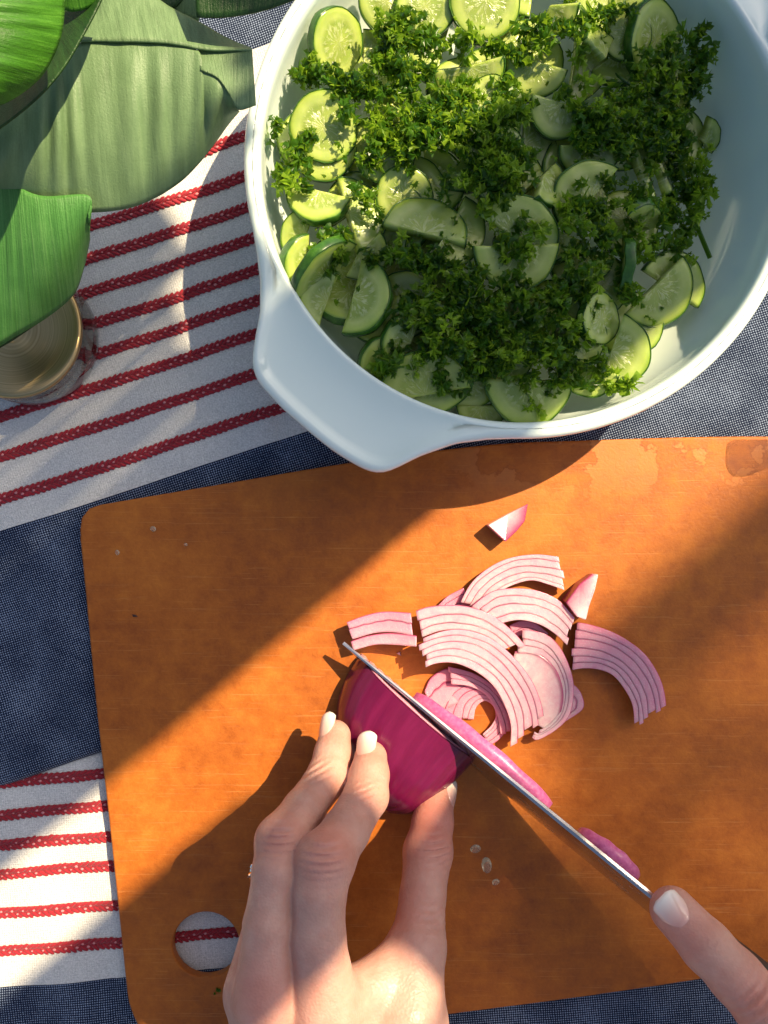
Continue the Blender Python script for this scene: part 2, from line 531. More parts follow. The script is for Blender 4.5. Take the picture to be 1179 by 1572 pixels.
def nail(center, axis, normal, length, width, parent):
    """squoval nail plate, curved across, slightly proud at the free edge"""
    ax = Vector(axis).normalized(); nn = Vector(normal); nn = (nn - ax * nn.dot(ax)).normalized()
    sd = ax.cross(nn).normalized()
    nu, nv = 15, 13
    V, uv = [], []
    for lay in (0, 1):
        for i in range(nu):
            t = i / (nu - 1)               # 0 = cuticle, 1 = free edge
            wv = (math.sin(math.pi * min(1, t * 1.9 + 0.02) / 2) ** 0.55) * (1.0 - 0.55 * max(0, (t - 0.82) / 0.18) ** 2.2)
            for j in range(nv):
                s = (j / (nv - 1)) * 2 - 1
                x = s * wv * width / 2
                yv = (t - 0.5) * length
                cu = -(x / (width / 2)) ** 2 * width * 0.22 - 0.10 * length * (t - 0.45) ** 2 * 1.6
                edge = max(abs(s), abs(2 * t - 1) ** 2)
                top = 0.00045 if lay == 0 else -0.0006
                if lay == 0 and edge > 0.9: top = 0.0001
                p = Vector(center) + ax * yv + sd * x + nn * (cu + top)
                V.append(p); uv.append((s * 0.5 + 0.5, t))
    F = grid_faces(nu, nv) + grid_faces(nu, nv, nu * nv, True)
    b = nu * nv
    loop = [i * nv for i in range(nu)] + [(nu - 1) * nv + j for j in range(1, nv)] + [i * nv + nv - 1 for i in range(nu - 2, -1, -1)] + [j for j in range(nv - 2, 0, -1)]
    for a, c in zip(loop, loop[1:] + loop[:1]):
        F.append((a, c, c + b, a + b))
    o = mesh_obj('nail', V, F, M['nail'], parent, uv=uv)
    bm = bmesh.new(); bm.from_mesh(o.data); bmesh.ops.recalc_face_normals(bm, faces=bm.faces); bm.to_mesh(o.data); bm.free()
    return o

def recalc(o):
    bm = bmesh.new(); bm.from_mesh(o.data); bmesh.ops.recalc_face_normals(bm, faces=bm.faces); bm.to_mesh(o.data); bm.free()

def box(name, mat, x0, x1, y0, y1, z0, z1, parent=None, rot=None, bev=0.004):
    bm = bmesh.new()
    bmesh.ops.create_cube(bm, size=1)
    for v in bm.verts:
        v.co = Vector((x0 + (v.co.x + .5) * (x1 - x0), y0 + (v.co.y + .5) * (y1 - y0), z0 + (v.co.z + .5) * (z1 - z0)))
    bmesh.ops.bevel(bm, geom=bm.edges[:], offset=bev, segments=2, affect='EDGES')
    if rot is not None: bmesh.ops.transform(bm, matrix=rot, verts=bm.verts)
    me = bpy.data.meshes.new(name); bm.to_mesh(me); bm.free()
    me.materials.append(mat)
    return put(bpy.data.objects.new(name, me), parent)

# ------------------------------------------------------------------ ground, table, cloths
g = mesh_obj('patio_floor', [(-30, -30, -.75), (30, -30, -.75), (30, 30, -.75), (-30, 30, -.75)], [(0, 1, 2, 3)], M['ground'], smooth=False)
tag(g, kind='structure')
tb = box('table_top', M['wood'], -.46, .42, -.60, .40, -.035, -.003)
tag(tb, kind='structure')
for sx, sy in ((-.42, -.55), (.37, -.55), (-.42, .34), (.37, .34)):
    box('leg', M['wood'], sx - .03, sx + .03, sy - .03, sy + .03, -.75, -.035, tb)

def wr(x, y, seed=0.0):
    """cloth relief, metres, from table coordinates"""
    return (0.00090 * math.sin(38 * x + 21 * y + seed) * math.sin(55 * y - 17 * x + 1.3 + seed)
            + 0.00055 * math.sin(140 * x + 60 * y + 2 * seed) + 0.00040 * math.sin(210 * y - 90 * x + seed))

def v_edge(p):
    # cloth is pressed flat under the board and the bowl
    return 1.0 if p.x < -.125 or (p.x < -.05 and p.y > .02) else .25

def cloth_map(ang, warp, z0, seed):
    a = (math.cos(R(ang)), -math.sin(R(ang))); b = (math.sin(R(ang)), math.cos(R(ang)))
    def f(u, v, dz=0.0):
        dv = warp * (math.sin(u / 150 + seed) + 0.5 * math.sin(u / 61 + v / 90 + seed * 2)) * 1.0
        px = u * a[0] + (v + dv) * b[0]; py = u * a[1] + (v + dv) * b[1]
        p = W(px, py, 0)
        return Vector((p.x, p.y, z0 + wr(p.x, p.y, seed) * min(1, max(.25, (v_edge(p) ))) + 0.0013 + dz))
    return f

def cloth(name, label, f, u0, u1, v0, v1, step, bands, stripes, hem=None):
    nu, nv = int((u1 - u0) / step) + 1, int((v1 - v0) / step) + 1
    V, uv = [], []
    for i in range(nu):
        u = u0 + (u1 - u0) * i / (nu - 1)
        for j in range(nv):
            v = v0 + (v1 - v0) * j / (nv - 1)
            p = f(u, v)
            V.append(p); uv.append((u / K, v / K))
    t = thing(name, label, 'cloth', (0, 0, 0))
    mt = mat_cloth(name + '_weave', [(a / K, b / K) for a, b in bands])
    o = mesh_obj('woven_sheet', V, [q[::-1] for q in grid_faces(nu, nv)], mt, t, uv=uv)
    recalc(o)
    if o.data.polygons[len(o.data.polygons) // 2].normal.z < 0: o.data.flip_normals()
    sd = o.modifiers.new('thickness', 'SOLIDIFY'); sd.thickness = 0.0009; sd.offset = -1
    rng = random.Random(5)
    ns = 9
    for (v, ua, ub) in stripes:
        Vv, Ff, fm = [], [], []
        # thin base band
        n = int((ub - ua) / 6)
        for i in range(n + 1):
            u = ua + (ub - ua) * i / n
            for q, dz in ((-8.2, -.0002), (-6.8, .0003), (0, .0005), (6.8, .0003), (8.2, -.0002)):
                Vv.append(f(u, v + q + rng.uniform(-.4, .4), dz))
        Ff += grid_faces(n + 1, 5); fm += [0] * (n * 4)
        pitch = 8.6
        k = 0
        u = ua
        while u < ub:
            for row in (-1, 1):
                c = (u + (pitch / 2 if row > 0 else 0), v + row * 4.3 + rng.uniform(-.4, .4))
                L, wd, an = 7.6 + rng.uniform(-.6, .6), 3.0, row * R(32) + rng.uniform(-.12, .12)
                b = len(Vv)
                rings = 5
                for i in range(rings):
                    tt = i / (rings - 1) * math.pi
                    xx = -math.cos(tt) * L; rr = (math.sin(tt) ** .7) * wd if 0 < i < rings - 1 else 0.3
                    for j in range(6):
                        ph = j / 6 * 2 * math.pi
                        yy = math.cos(ph) * rr; zz = math.sin(ph) * rr * .75
                        du = xx * math.cos(an) - yy * math.sin(an); dv = xx * math.sin(an) + yy * math.cos(an)
                        Vv.append(f(c[0] + du, c[1] + dv, .00045 + zz / K))
                for i in range(rings - 1):
                    for j in range(6):
                        Ff.append((b + i * 6 + j, b + i * 6 + (j + 1) % 6, b + (i + 1) * 6 + (j + 1) % 6, b + (i + 1) * 6 + j)); fm.append(0)
            # pale knot showing between the loops
            if rng.random() < .8:
                row = 1 if k % 2 else -1
                b = len(Vv); kr = rng.uniform(1.2, 2.2)
                Vv.append(f(u + 3, v + row * 2.2, .0016))
                for j in range(7):
                    ph = j / 7 * 2 * math.pi
                    Vv.append(f(u + 3 + 1.3 * kr * math.cos(ph), v + row * 2.2 + kr * math.sin(ph), .0009))
                for j in range(7):
                    Ff.append((b, b + 1 + j, b + 1 + (j + 1) % 7)); fm.append(1)
            k += 1
            u += pitch
        so = mesh_obj('braided_stripe', Vv, Ff, None, t, mats=[M['red'], M['pinkyarn']], fmat=fm)
    return t

cA = 0.948
fA = cloth_map(18.52, 1.6, 0.0034, 0.4)
def fA2(u, v, dz=0.0):
    p = fA(u, v, dz)
    e = sm(1132, 1144, v)
    p.z -= 0.0022 * e * e
    return p
towel = cloth('tea_towel', 'red striped white towel with navy ends lying under the bowl and jar', fA2, -420, 1500, -160, 1144, 6,
              [(214 * cA, 820 * cA)], [(c * cA, -420, 620) for c in (280, 341, 402, 450, 501, 550, 598, 647, 708, 772)])
fB = cloth_map(4.6, 1.5, 0.0008, 1.9)
table_cloth = cloth('tablecloth', 'lower navy and white cloth with red stripes showing at the bottom left corner', fB, -420, 1560, 900, 2050, 6,
                    [(1100, 1511 * .9968)], [(c * .9968, -300, 620) for c in (1198, 1247, 1293, 1338, 1399, 1457)])

# ------------------------------------------------------------------ cutting board
def curve_plate(name, outlines, z0, z1, bev, mat, parent=None):
    cu = bpy.data.curves.new(name, 'CURVE')
    cu.dimensions = '2D'; cu.fill_mode = 'BOTH'
    cu.extrude = (z1 - z0) / 2 - bev; cu.bevel_depth = bev; cu.bevel_resolution = 3
    for pts in outlines:
        sp = cu.splines.new('POLY'); sp.points.add(len(pts) - 1)
        for q, p in zip(sp.points, pts): q.co = (p[0], p[1], 0, 1)
        sp.use_cyclic_u = True
    co = bpy.data.objects.new(name + '_c', cu)
    COL.objects.link(co)
    dg = bpy.context.evaluated_depsgraph_get()
    me = bpy.data.meshes.new_from_object(co.evaluated_get(dg))
    bpy.data.objects.remove(co)
    me.transform(Matrix.Translation((0, 0, (z0 + z1) / 2)))
    me.materials.clear(); me.materials.append(mat)
    o = bpy.data.objects.new(name, me)
    o.data.name = name
    return put(o, parent)

BT = 0.0105      # top of the board
bo = [(126, 830), (126, 805), (131, 790), (143, 781), (165, 776), (330, 748), (540, 713), (750, 686), (900, 679), (1060, 674), (1179, 673), (1330, 676),
      (1390, 690), (1404, 730), (1412, 1100), (1412, 1400), (1390, 1440), (1330, 1458), (1179, 1481), (1062, 1503), (880, 1530), (690, 1555), (500, 1582), (265, 1612),
      (238, 1602), (218, 1580), (203, 1548), (197, 1515), (187, 1420), (170, 1260), (150, 1080), (134, 910)]
bo = [(p[0], p[1]) for p in bo]
bo_s = spline(bo + bo[:1], 240)[:-1]
outl = [W(p[0], p[1], BT)[:2] for p in bo_s]
hole = [W(316 + 54.5 * math.cos(t), 1451 + 53.5 * math.sin(t), BT)[:2] for t in np.linspace(0, 2 * math.pi, 65)[:-1]]
board = curve_plate('cutting_board', [outl, hole], 0.0048, BT, 0.0009, M['board'])
tag(board, 'orange brown wood fibre cutting board with a round hanging hole', 'cutting board')

# ------------------------------------------------------------------ bowl
BC = (803.0, 243.0); ZR = 0.062; DZ = ZR - 0.095
cW = W(BC[0], BC[1], ZR)
def bowl_R(theta_px):
    rel = [(164.3, 431), (160, 436), (155.2, 446), (149.7, 469), (145.3, 505), (143.0, 524), (140.2, 533), (135.8, 533), (128.6, 533), (121.8, 536), (116.3, 536), (113.8, 529), (111.7, 508), (109.0, 482), (103.3, 449), (97, 434), (92, 430)]
    d = theta_px % 360
    if d > 180: d -= 180       # the other lug, mirrored through the centre
    xs = [r[0] for r in rel][::-1]; ys = [r[1] for r in rel][::-1]
    if d < xs[0] or d > xs[-1]: return 430.0
    return float(np.interp(d, xs, ys))
NTH = 360
Rr = np.array([bowl_R(360.0 * i / NTH) for i in range(NTH)])
for _ in range(2): Rr = (np.roll(Rr, 1) + Rr * 2 + np.roll(Rr, -1)) / 4
Rr = Rr / S(ZR)
R0 = 430 / S(ZR)       # ~0.0993
def inner_r(z):
    """inner wall radius of the bowl at height z"""
    t = max(0.0, (z - 0.006) / (ZR - 0.006))
    return 0.060 + (R0 - 0.0065 - 0.060) * (1 - (1 - t) ** 2.6) ** 0.62 if t > 0 else 0.0
rings = []
def add_ring(rf, zf): rings.append((rf, zf))
add_ring(lambda R_: 0.0, lambda R_: 0.0055)
add_ring(lambda R_: 0.050, lambda R_: 0.0055)
add_ring(lambda R_: 0.053, lambda R_: 0.0050)
add_ring(lambda R_: 0.058, lambda R_: 0.0048)
for z in (0.0065, 0.009, 0.013, 0.019, 0.027, 0.036, 0.045, 0.051):
    add_ring(lambda R_, z=z: inner_r(z) + 0.0045, lambda R_, z=z: z)
add_ring(lambda R_: R0 - 0.0035, lambda R_: DZ + 0.0872)
add_ring(lambda R_: max(R0 - 0.0018, R_ - 0.0065), lambda R_: DZ + 0.0882)
add_ring(lambda R_: R_ - 0.0022, lambda R_: DZ + 0.0892)
add_ring(lambda R_: R_ - 0.0004, lambda R_: DZ + 0.0908)
add_ring(lambda R_: R_, lambda R_: DZ + 0.0924)
add_ring(lambda R_: R_ - 0.0005, lambda R_: DZ + 0.0940)
add_ring(lambda R_: R_ - 0.0018, lambda R_: DZ + 0.0950)
add_ring(lambda R_: max(R_ - 0.0034, R0 - 0.0028), lambda R_: DZ + 0.0950 - 0.0002 * min(1, (R_ - R0) / .01))
add_ring(lambda R_: max(R_ - 0.0050, R0 - 0.0034), lambda R_: DZ + 0.0950 - 0.0012 * min(1, max(0, (R_ - R0)) / .006))
add_ring(lambda R_: max(R_ - 0.0075, R0 - 0.0038), lambda R_: DZ + 0.0950 - 0.0019 * min(1, max(0, (R_ - R0)) / .008))
add_ring(lambda R_: R0 + (R_ - R0) * .35 - 0.0036 * (1 - min(1, (R_ - R0) / .01) * .4), lambda R_: DZ + 0.0950 - 0.0021 * min(1, max(0, (R_ - R0)) / .008))
add_ring(lambda R_: R0 - 0.0040, lambda R_: DZ + 0.0950 - 0.0018 * min(1, max(0, (R_ - R0)) / .008))
add_ring(lambda R_: R0 - 0.0052, lambda R_: DZ + 0.0948 - 0.0010 * min(1, max(0, (R_ - R0)) / .008))
add_ring(lambda R_: R0 - 0.0063, lambda R_: DZ + 0.0932)
add_ring(lambda R_: R0 - 0.0068, lambda R_: DZ + 0.0905)
for z in (0.054, 0.048, 0.042, 0.035, 0.028, 0.021, 0.016, 0.012, 0.0095):
    add_ring(lambda R_, z=z: inner_r(z), lambda R_, z=z: z)
add_ring(lambda R_: 0.060, lambda R_: 0.0085)
add_ring(lambda R_: 0.030, lambda R_: 0.0080)
add_ring(lambda R_: 0.0, lambda R_: 0.0080)
V, F = [], []
for rf, zf in rings:
    for i in range(NTH):
        th = 2 * math.pi * i / NTH
        r = rf(Rr[i])
        V.append((cW.x + r * math.cos(th), cW.y - r * math.sin(th), zf(Rr[i])))
for k in range(len(rings) - 1):
    for i in range(NTH):
        j = (i + 1) % NTH
        F.append((k * NTH + i, k * NTH + j, (k + 1) * NTH + j, (k + 1) * NTH + i))
bowl = mesh_obj('mixing_bowl', V, F, M['milk'])
bm = bmesh.new(); bm.from_mesh(bowl.data); bmesh.ops.remove_doubles(bm, verts=bm.verts, dist=1e-6); bmesh.ops.recalc_face_normals(bm, faces=bm.faces); bm.to_mesh(bowl.data); bm.free()
for p in bowl.data.polygons: p.use_smooth = True
tag(bowl, 'large milky white glass bowl with a pointed pouring lug full of cucumber salad', 'bowl')

# ------------------------------------------------------------------ cucumber salad
def heap(px, py):
    """height of the salad under a photograph point"""
    d = math.hypot(px - 760, py - 310)
    z = 0.047 + 0.009 * math.exp(-(d / 200) ** 2)
    z -= 0.011 * sm(880, 1080, px) * sm(120, 330, py + (px - 900) * .5)
    z -= 0.006 * sm(980, 1080, px)
    z -= 0.005 * sm(480, 640, py)
    return z

def clampr(p, r):
    """keep a slice centre inside the bowl wall"""
    d = Vector((p.x - cW.x, p.y - cW.y))
    lim = inner_r(p.z) - 0.0012 - r
    if d.length > lim and d.length > 0:
        d = d.normalized() * lim
        p.x, p.y = cW.x + d.x, cW.y + d.y
    return p

crng = random.Random(11)
def cucumber(cx, cy, rpx, phi, half, z, tilt, tdir, label, th=0.0028, group=None, sx=1.0):
    """phi: where the round side points (degrees in the picture, clockwise from +x); half: half of the arc angle"""
    p = W(cx, cy, z)
    r = rpx / S(z)
    t = thing('cucumber_slice', label, 'cucumber slice', p, group)
    nr, nt = 8, 30
    a0 = -phi
    V, uv = [], []
    full = half >= 180
    rs = [0.0, .2, .4, .55, .7, .82, .92, .972]
    wob = [crng.uniform(-1, 1) for _ in range(8)]
    def pt(rho, ang, zz):
        w = 1 + 0.025 * math.sin(3 * ang + wob[0] * 3) * rho + 0.012 * math.sin(7 * ang + wob[1] * 3) * rho
        # cut of a half slice: chord instead of centre point
        x, y = rho * math.cos(ang) * w * sx, rho * math.sin(ang) * w
        return [x, y, zz]
    def shape(rho, q):
        ang = R(a0) + R(half) * q
        x, y, _ = pt(rho, ang, 0)
        return x, y
    bend = wob[2] * 0.0009
    rot = Matrix.Rotation(R(tilt), 4, Vector((math.cos(R(tdir)), math.sin(R(tdir)), 0)))
    def place(x, y, zz):
        zz2 = zz + bend * (x * x - y * y) + 0.00025 * math.sin(9 * x + wob[3] * 6) * math.sin(8 * y + wob[4] * 6)
        return rot @ Vector((x * r, y * r, zz2))
    for lay in (1, 0):
        for i, rho in enumerate(rs):
            for j in range(nt):
                q = -1 + 2 * j / (nt - 1)
                x, y = shape(rho, q)
                zz = (th / 2 if lay else -th / 2)
                if rho > .95: zz *= .86
                if lay and .3 < rho < .6: zz -= 0.00022
                V.append(place(x, y, zz)); uv.append((x, y))
    F = []
    n = nr * nt
    F += grid_faces(nr, nt) + grid_faces(nr, nt, n, True)
    for j in range(nt - 1):
        F.append(((nr - 1) * nt + j, (nr - 1) * nt + n + j, (nr - 1) * nt + n + j + 1, (nr - 1) * nt + j + 1))
    if not full:
        for j, fl in ((0, 1), (nt - 1, 0)):
            for i in range(nr - 1):
                q = (i * nt + j, (i + 1) * nt + j, (i + 1) * nt + j + n, i * nt + j + n)
                F.append(q if fl else q[::-1])
    fo = mesh_obj('flesh', [v + p for v in V], F, M['cuc'], t, uv=uv)
    recalc(fo)
    # peel band
    V, F = [], []
    prof = [(.966, .44), (.985, .53), (1.0, .42), (1.008, 0), (1.0, -.42), (.985, -.53), (.966, -.44)]
    for (rho, zf) in prof:
        for j in range(nt):
            x, y = shape(rho, -1 + 2 * j / (nt - 1))
            V.append(place(x, y, zf * th) + p)
    F = grid_faces(len(prof), nt)
    for j in (0, nt - 1):
        F.append(tuple(k * nt + j for k in range(len(prof))))
    po = mesh_obj('peel', V, F, M['peel'], t)
    recalc(po)
    return t

# cx, cy, r, phi(deg, picture clockwise), half-angle, dz(mm above heap), tilt, tilt axis dir, label
CUC = [
 (515, 66, 50, 200, 180, 1, 38, 60, 'dark peeled end piece catching the sun at the upper left of the salad'),
 (497, 196, 53, 90, 180, 2, 12, 20, 'round pale slice uncovered beside the left wall of the bowl'),
 (497, 226, 51, 95, 95, -1, 10, 10, 'slice whose rim peeks out under the round pale slice at left'),
 (492, 298, 53, 110, 92, 2, 14, 200, 'half slice lying below the small left parsley tuft, cut side up right'),
 (534, 332, 60, -15, 90, 1, 14, 120, 'upright half slice with its straight edge at left and parsley crumbs on it'),
 (650, 362, 66, -75, 92, 4, 12, 170, 'wide pale half slice in the left middle with tiny parsley crumbs'),
 (690, 352, 57, 30, 95, 1, 10, 100, 'brownish slice tucked behind the wide pale half slice'),
 (470, 405, 45, 170, 90, 2, 35, 70, 'plump half piece with a glare spot at the left wall'),
 (500, 418, 66, 215, 92, 3, 76, 40, 'thin slice standing on edge beside the plump glaring piece'),
 (545, 458, 60, 15, 92, 2, 14, 250, 'half slice with a dark notch lying at the lower left wall'),
 (575, 480, 48, 60, 90, -3, 10, 250, 'shaded slice under the notched half slice'),
 (655, 606, 70, -100, 90, 6, 10, 330, 'large pale half slice with arched top at the bottom left'),
 (665, 574, 62, 100, 92, 2, 10, 330, 'green rimmed slice under the large pale half slice at the bottom'),
 (812, 586, 68, 90, 95, 4, 10, 0, 'big half slice facing down at the bottom centre of the bowl'),
 (905, 562, 48, 110, 92, 1, 12, 300, 'small half slice with a parsley tuft right of the bottom centre'),
 (938, 540, 59, 20, 92, 3, 12, 300, 'half slice with angular upper corner at the lower right'),
 (1003, 440, 62, 45, 92, 3, 12, 30, 'clean bright half slice at the right end of the salad'),
 (1028, 442, 55, -60, 92, 0, 12, 30, 'slice showing only its upper rim behind the clean bright one'),
 (918, 490, 40, 20, 180, 2, 25, 80, 'small oval slice between parsley and the lower right slices'),
 (886, 518, 46, 45, 95, 1, 14, 60, 'narrow slice hugging the big lower parsley cluster'),
 (792, 378, 67, 88, 92, 4, 12, 10, 'half slice in the middle carrying a parsley tuft'),
 (790, 366, 66, -60, 90, 1, 14, 10, 'slice behind the middle half slice with tuft'),
 (763, 240, 46, -70, 180, 1, 14, 40, 'slice half hidden by the round dark parsley ball'),
 (830, 272, 48, 35, 80, 3, 30, 110, 'wedge of cucumber with wet face right of the parsley ball'),
 (905, 308, 60, 215, 95, 1, 12, 20, 'pale slice arching over the right parsley mass'),
 (862, 160, 52, 100, 95, 1, 12, 10, 'brownish shaded half slice below the sunny ones'),
 (825, 96, 50, 110, 95, 2, 16, 340, 'yellow green sunlit slice near the top centre'),
 (925, 92, 48, 250, 50, 5, 28, 100, 'triangular wedge with straight bright edge at the top right'),
 (962, 54, 38, 80, 180, 1, 14, 0, 'small pale round slice at the top right'),
 (1000, 62, 56, -40, 180, -1, 30, 60, 'dark peel side piece at the top right end'),
 (745, 2, 55, 90, 180, 4, 14, 0, 'glowing yellow round slice at the top edge'),
 (652, 12, 46, 80, 180, 1, 12, 0, 'shaded round slice left of the glowing yellow one'),
 (594, 2, 45, 100, 180, 0, 14, 0, 'leftmost slice touching the top edge of the picture'),
 (718, 102, 56, 80, 95, 4, 26, 350, 'sunlit oblique slice between two parsley rows'),
 (845, 8, 44, 60, 60, 6, 30, 330, 'glaring white wedge at the top edge'),
 (1076, 216, 34, -30, 60, 0, 40, 40, 'green wedge tip resting against the right wall'),
 (985, 268, 44, -20, 92, 2, 66, 110, 'thin slice on edge in the right parsley mass'),
 (1010, 258, 42, -25, 92, 1, 60, 110, 'second thin slice on edge nearer the right wall'),
 (975, 340, 40, -60, 80, 2, 50, 20, 'small shiny wedge among the right parsley'),
 (962, 410, 44, 180, 90, 1, 78, 85, 'slice standing on edge left of the clean bright one'),
 (592, 236, 46, 90, 92, 1, 14, 0, 'slice rim below the big sunlit parsley tuft'),
 (620, 300, 44, 20, 180, -2, 16, 0, 'dim slice in the gap above the wide pale half slice'),
 (552, 385, 44, 40, 80, 0, 20, 0, 'slim slice between the upright half slice and notched one'),
 (720, 586, 42, 60, 90, -2, 14, 0, 'green slice between the two bottom half slices'),
 (628, 525, 46, 200, 92, 1, 22, 40, 'slanted slice below the notched half slice'),
 (778, 552, 38, -60, 180, 0, 12, 0, 'brownish slice above the bottom centre half slice'),
 (752, 152, 34, 90, 180, 0, 14, 0, 'dim slice beside the sunlit oblique slice'),
 (500, 462, 44, 200, 92, 0, 22, 60, 'slice wedged between the notched half slice and the left wall'),
 (590, 560, 44, 170, 92, 1, 24, 40, 'slice lying against the lower left wall beside the lone parsley tuft'),
 (740, 622, 40, 90, 92, -2, 16, 0, 'slice rim between the two big bottom half slices at the wall'),
 (958, 206, 54, 100, 180, -3, 14, 20, 'shaded slice under the right parsley mass, nearest its middle'),
 (1012, 176, 50, 30, 180, -4, 18, 60, 'shaded slice under the parsley beside the upper right wall'),
 (905, 225, 48, 90, 92, -2, 14, 0, 'shaded half slice above the pale arching slice'),
 (470, 362, 40, 200, 92, -1, 16, 0, 'slice under the parsley near the plump piece'),
]
for (cx, cy, r, phi, half, dz, tl, td, lab) in CUC:
    z = heap(cx, cy) + dz * 0.001
    cucumber(cx, cy, r, phi, half, z, tl if tl > 50 else tl * 1.35, td, lab, th=0.0036 + 0.0012 * crng.random())
# deeper slices that only show through the gaps
for i in range(66):
    for _ in range(60):
        cx, cy = crng.uniform(440, 1060), crng.uniform(-60, 620)
        z = heap(cx, cy) - 0.0055 - 0.007 * crng.random()
        p = W(cx, cy, z)
        if math.hypot(p.x - cW.x, p.y - cW.y) < inner_r(z) - 0.015 and not (cx > 1000 and cy > 420): break
    cucumber(cx, cy, crng.uniform(48, 60), crng.uniform(0, 360), 180 if crng.random() < .4 else 92, z, crng.uniform(-30, 30), crng.uniform(0, 180),
             'cucumber slice lying deeper in the bowl, seen only between other slices and parsley', th=.0042, group='deeper cucumber slices in the bowl')

# ---- parsley
def leaflet(rng, s):
    """frilled, toothed fan; returns verts, faces"""
    n = 15
    V = [Vector((0, 0, 0))]
    spread = rng.uniform(75, 125)
    ph, am = rng.uniform(0, 6.3), rng.uniform(.34, .62)
    curl = rng.uniform(-.1, .55)
    for ring, rr in ((0, .50), (1, 1.0)):
        for i in range(n):
            a = R(-spread + 2 * spread * i / (n - 1)) + rng.uniform(-.05, .05)
            q = rr * (1.0 if (i % 2 == 0 or ring == 0) else rng.uniform(.5, .68)) * (1 - .2 * abs(i - 7) / 7) * rng.uniform(.85, 1.12)
            z = am * rr ** 1.4 * math.sin(i * 1.45 + ph) - curl * rr * rr
            V.append(Vector((q * math.cos(a), q * math.sin(a), z)))
    F = []
    for i in range(n - 1):
        F.append((0, 1 + i, 2 + i))
        F.append((1 + i, 1 + n + i, 2 + n + i)); F.append((1 + i, 2 + n + i, 2 + i))
    return [v * s for v in V], F
prng = random.Random(3)
LEAVES = []
for _ in range(40):
    LEAVES.append(leaflet(prng, 1.0))
LV = [np.array([tuple(v) for v in l[0]]) for l in LEAVES]
LF = [l[1] for l in LEAVES]
def rot_matrix(rng, flat):
    # facing roughly up, spun about z
    a, b, c = rng.uniform(0, 2 * math.pi), rng.gauss(0, flat), rng.gauss(0, flat)
    return np.array((Matrix.Rotation(a, 3, 'Z') @ Matrix.Rotation(b, 3, 'X') @ Matrix.Rotation(c, 3, 'Y')))
class Leafy:
    def __init__(s): s.V = []; s.F = []; s.T = []; s.n = 0
    def add(s, p, size, rng, flat=.7, tone=None):
        k = rng.randrange(len(LV))
        v = (LV[k] * size) @ rot_matrix(rng, flat).T + np.array(tuple(p))
        s.V.append(v); s.F += [tuple(i + s.n for i in f) for f in LF[k]]
        s.T += [tone if tone is not None else rng.random()] * len(v)
        s.n += len(v)
    def stem(s, a, b, r, tone=.9):
        a, b = np.array(tuple(a)), np.array(tuple(b))
        d = b - a; d = d / (np.linalg.norm(d) + 1e-9)
        u = np.cross(d, (0, 0, 1.0)); u = u / (np.linalg.norm(u) + 1e-9); w = np.cross(d, u)
        P = [c + r * (math.cos(t) * u + math.sin(t) * w) for c in (a, b) for t in (0, 1.57, 3.14, 4.71)]
        s.V.append(np.array(P)); n = s.n
        s.F += [(n + i, n + (i + 1) % 4, n + 4 + (i + 1) % 4, n + 4 + i) for i in range(4)]
        s.T += [tone] * 8; s.n += 8
    def build(s, name, parent=None):
        return mesh_obj(name, np.vstack(s.V), s.F, M['parsley'], parent, smooth=False, attrs={'tone': s.T})
def frond(L, p, rng, size, lift):
    """a curly tuft: short stem with leaflets crowding on it"""
    d = Vector((rng.gauss(0, 1), rng.gauss(0, 1), rng.uniform(.1, .7))).normalized()
    ln = rng.uniform(.8, 1.5) * size * 1.7
    q = Vector(p) + d * ln
    L.stem(p, q, 0.00022)
    t0 = rng.random()
    for k in range(rng.randint(7, 10)):
        f = rng.uniform(.1, 1)
        o = Vector(p) + d * ln * f + Vector((rng.gauss(0, .38), rng.gauss(0, .38), rng.gauss(0, .25))) * size
        L.add(o, size * rng.uniform(.5, 1.15), rng, .8, min(1, max(0, t0 + rng.gauss(0, .15))))
def clump(L, cx, cy, rx, ry, rot, n, rng, lift=.004, dome=.006, size=.0039):
    c, s_ = math.cos(R(rot)), math.sin(R(rot))
    for _ in range(n):
        while True:
            a, b = rng.uniform(-1, 1), rng.uniform(-1, 1)
            if a * a + b * b < 1: break
        x, y = cx + a * rx * c - b * ry * s_, cy + a * rx * s_ + b * ry * c
        rho = 1 - a * a - b * b
        z = heap(x, y) + lift + dome * rho * rng.uniform(.2, 1)
        p = W(x, y, z)
        frond(L, p, rng, size, lift)
SPRIGS = [  # cx, cy, rx, ry, rot, n, label
 (615, 52, 38, 38, 20, 34, 'sunlit curly tuft between the shaded top slices'),
 (690, 200, 105, 34, -8, 110, 'long sunlit curly band across the upper left of the salad'),
 (755, 262, 50, 46, 0, 80, 'round dark curly ball in the centre of the salad'),
 (446, 212, 26, 20, 20, 12, 'small bright tuft touching the left wall beside the round slice'),
 (452, 268, 26, 30, 60, 18, 'small bright tuft just above the left half slice'),
 (590, 540, 20, 34, 0, 16, 'lone tuft against the lower left wall'),
 (690, 540, 50, 46, 20, 60, 'curly tuft spilling over the large pale bottom slice'),
 (820, 555, 66, 50, 10, 90, 'lowest curly tuft overhanging the big bottom half slice'),
 (925, 585, 36, 15, 12, 16, 'small tuft lying on the small lower right half slice'),
 (795, 375, 30, 24, -30, 16, 'tuft lying on the middle half slice'),
 (1050, 95, 40, 46, 0, 48, 'dark tuft leaning on the upper right wall'),
 (895, 42, 28, 24, 0, 22, 'bright yellow green tuft beside the glaring wedge'),
 (740, 70, 70, 15, 0, 34, 'thin sunlit row above the oblique slice'),
 (1065, 265, 36, 36, 30, 34, 'dark tuft against the right wall below the wedge tip'),
 (508, 388, 24, 26, 0, 18, 'tuft between the plump piece and the notched slice'),
 (565, 330, 18, 26, 30, 8, 'few crumbs on the upright half slice'),
]
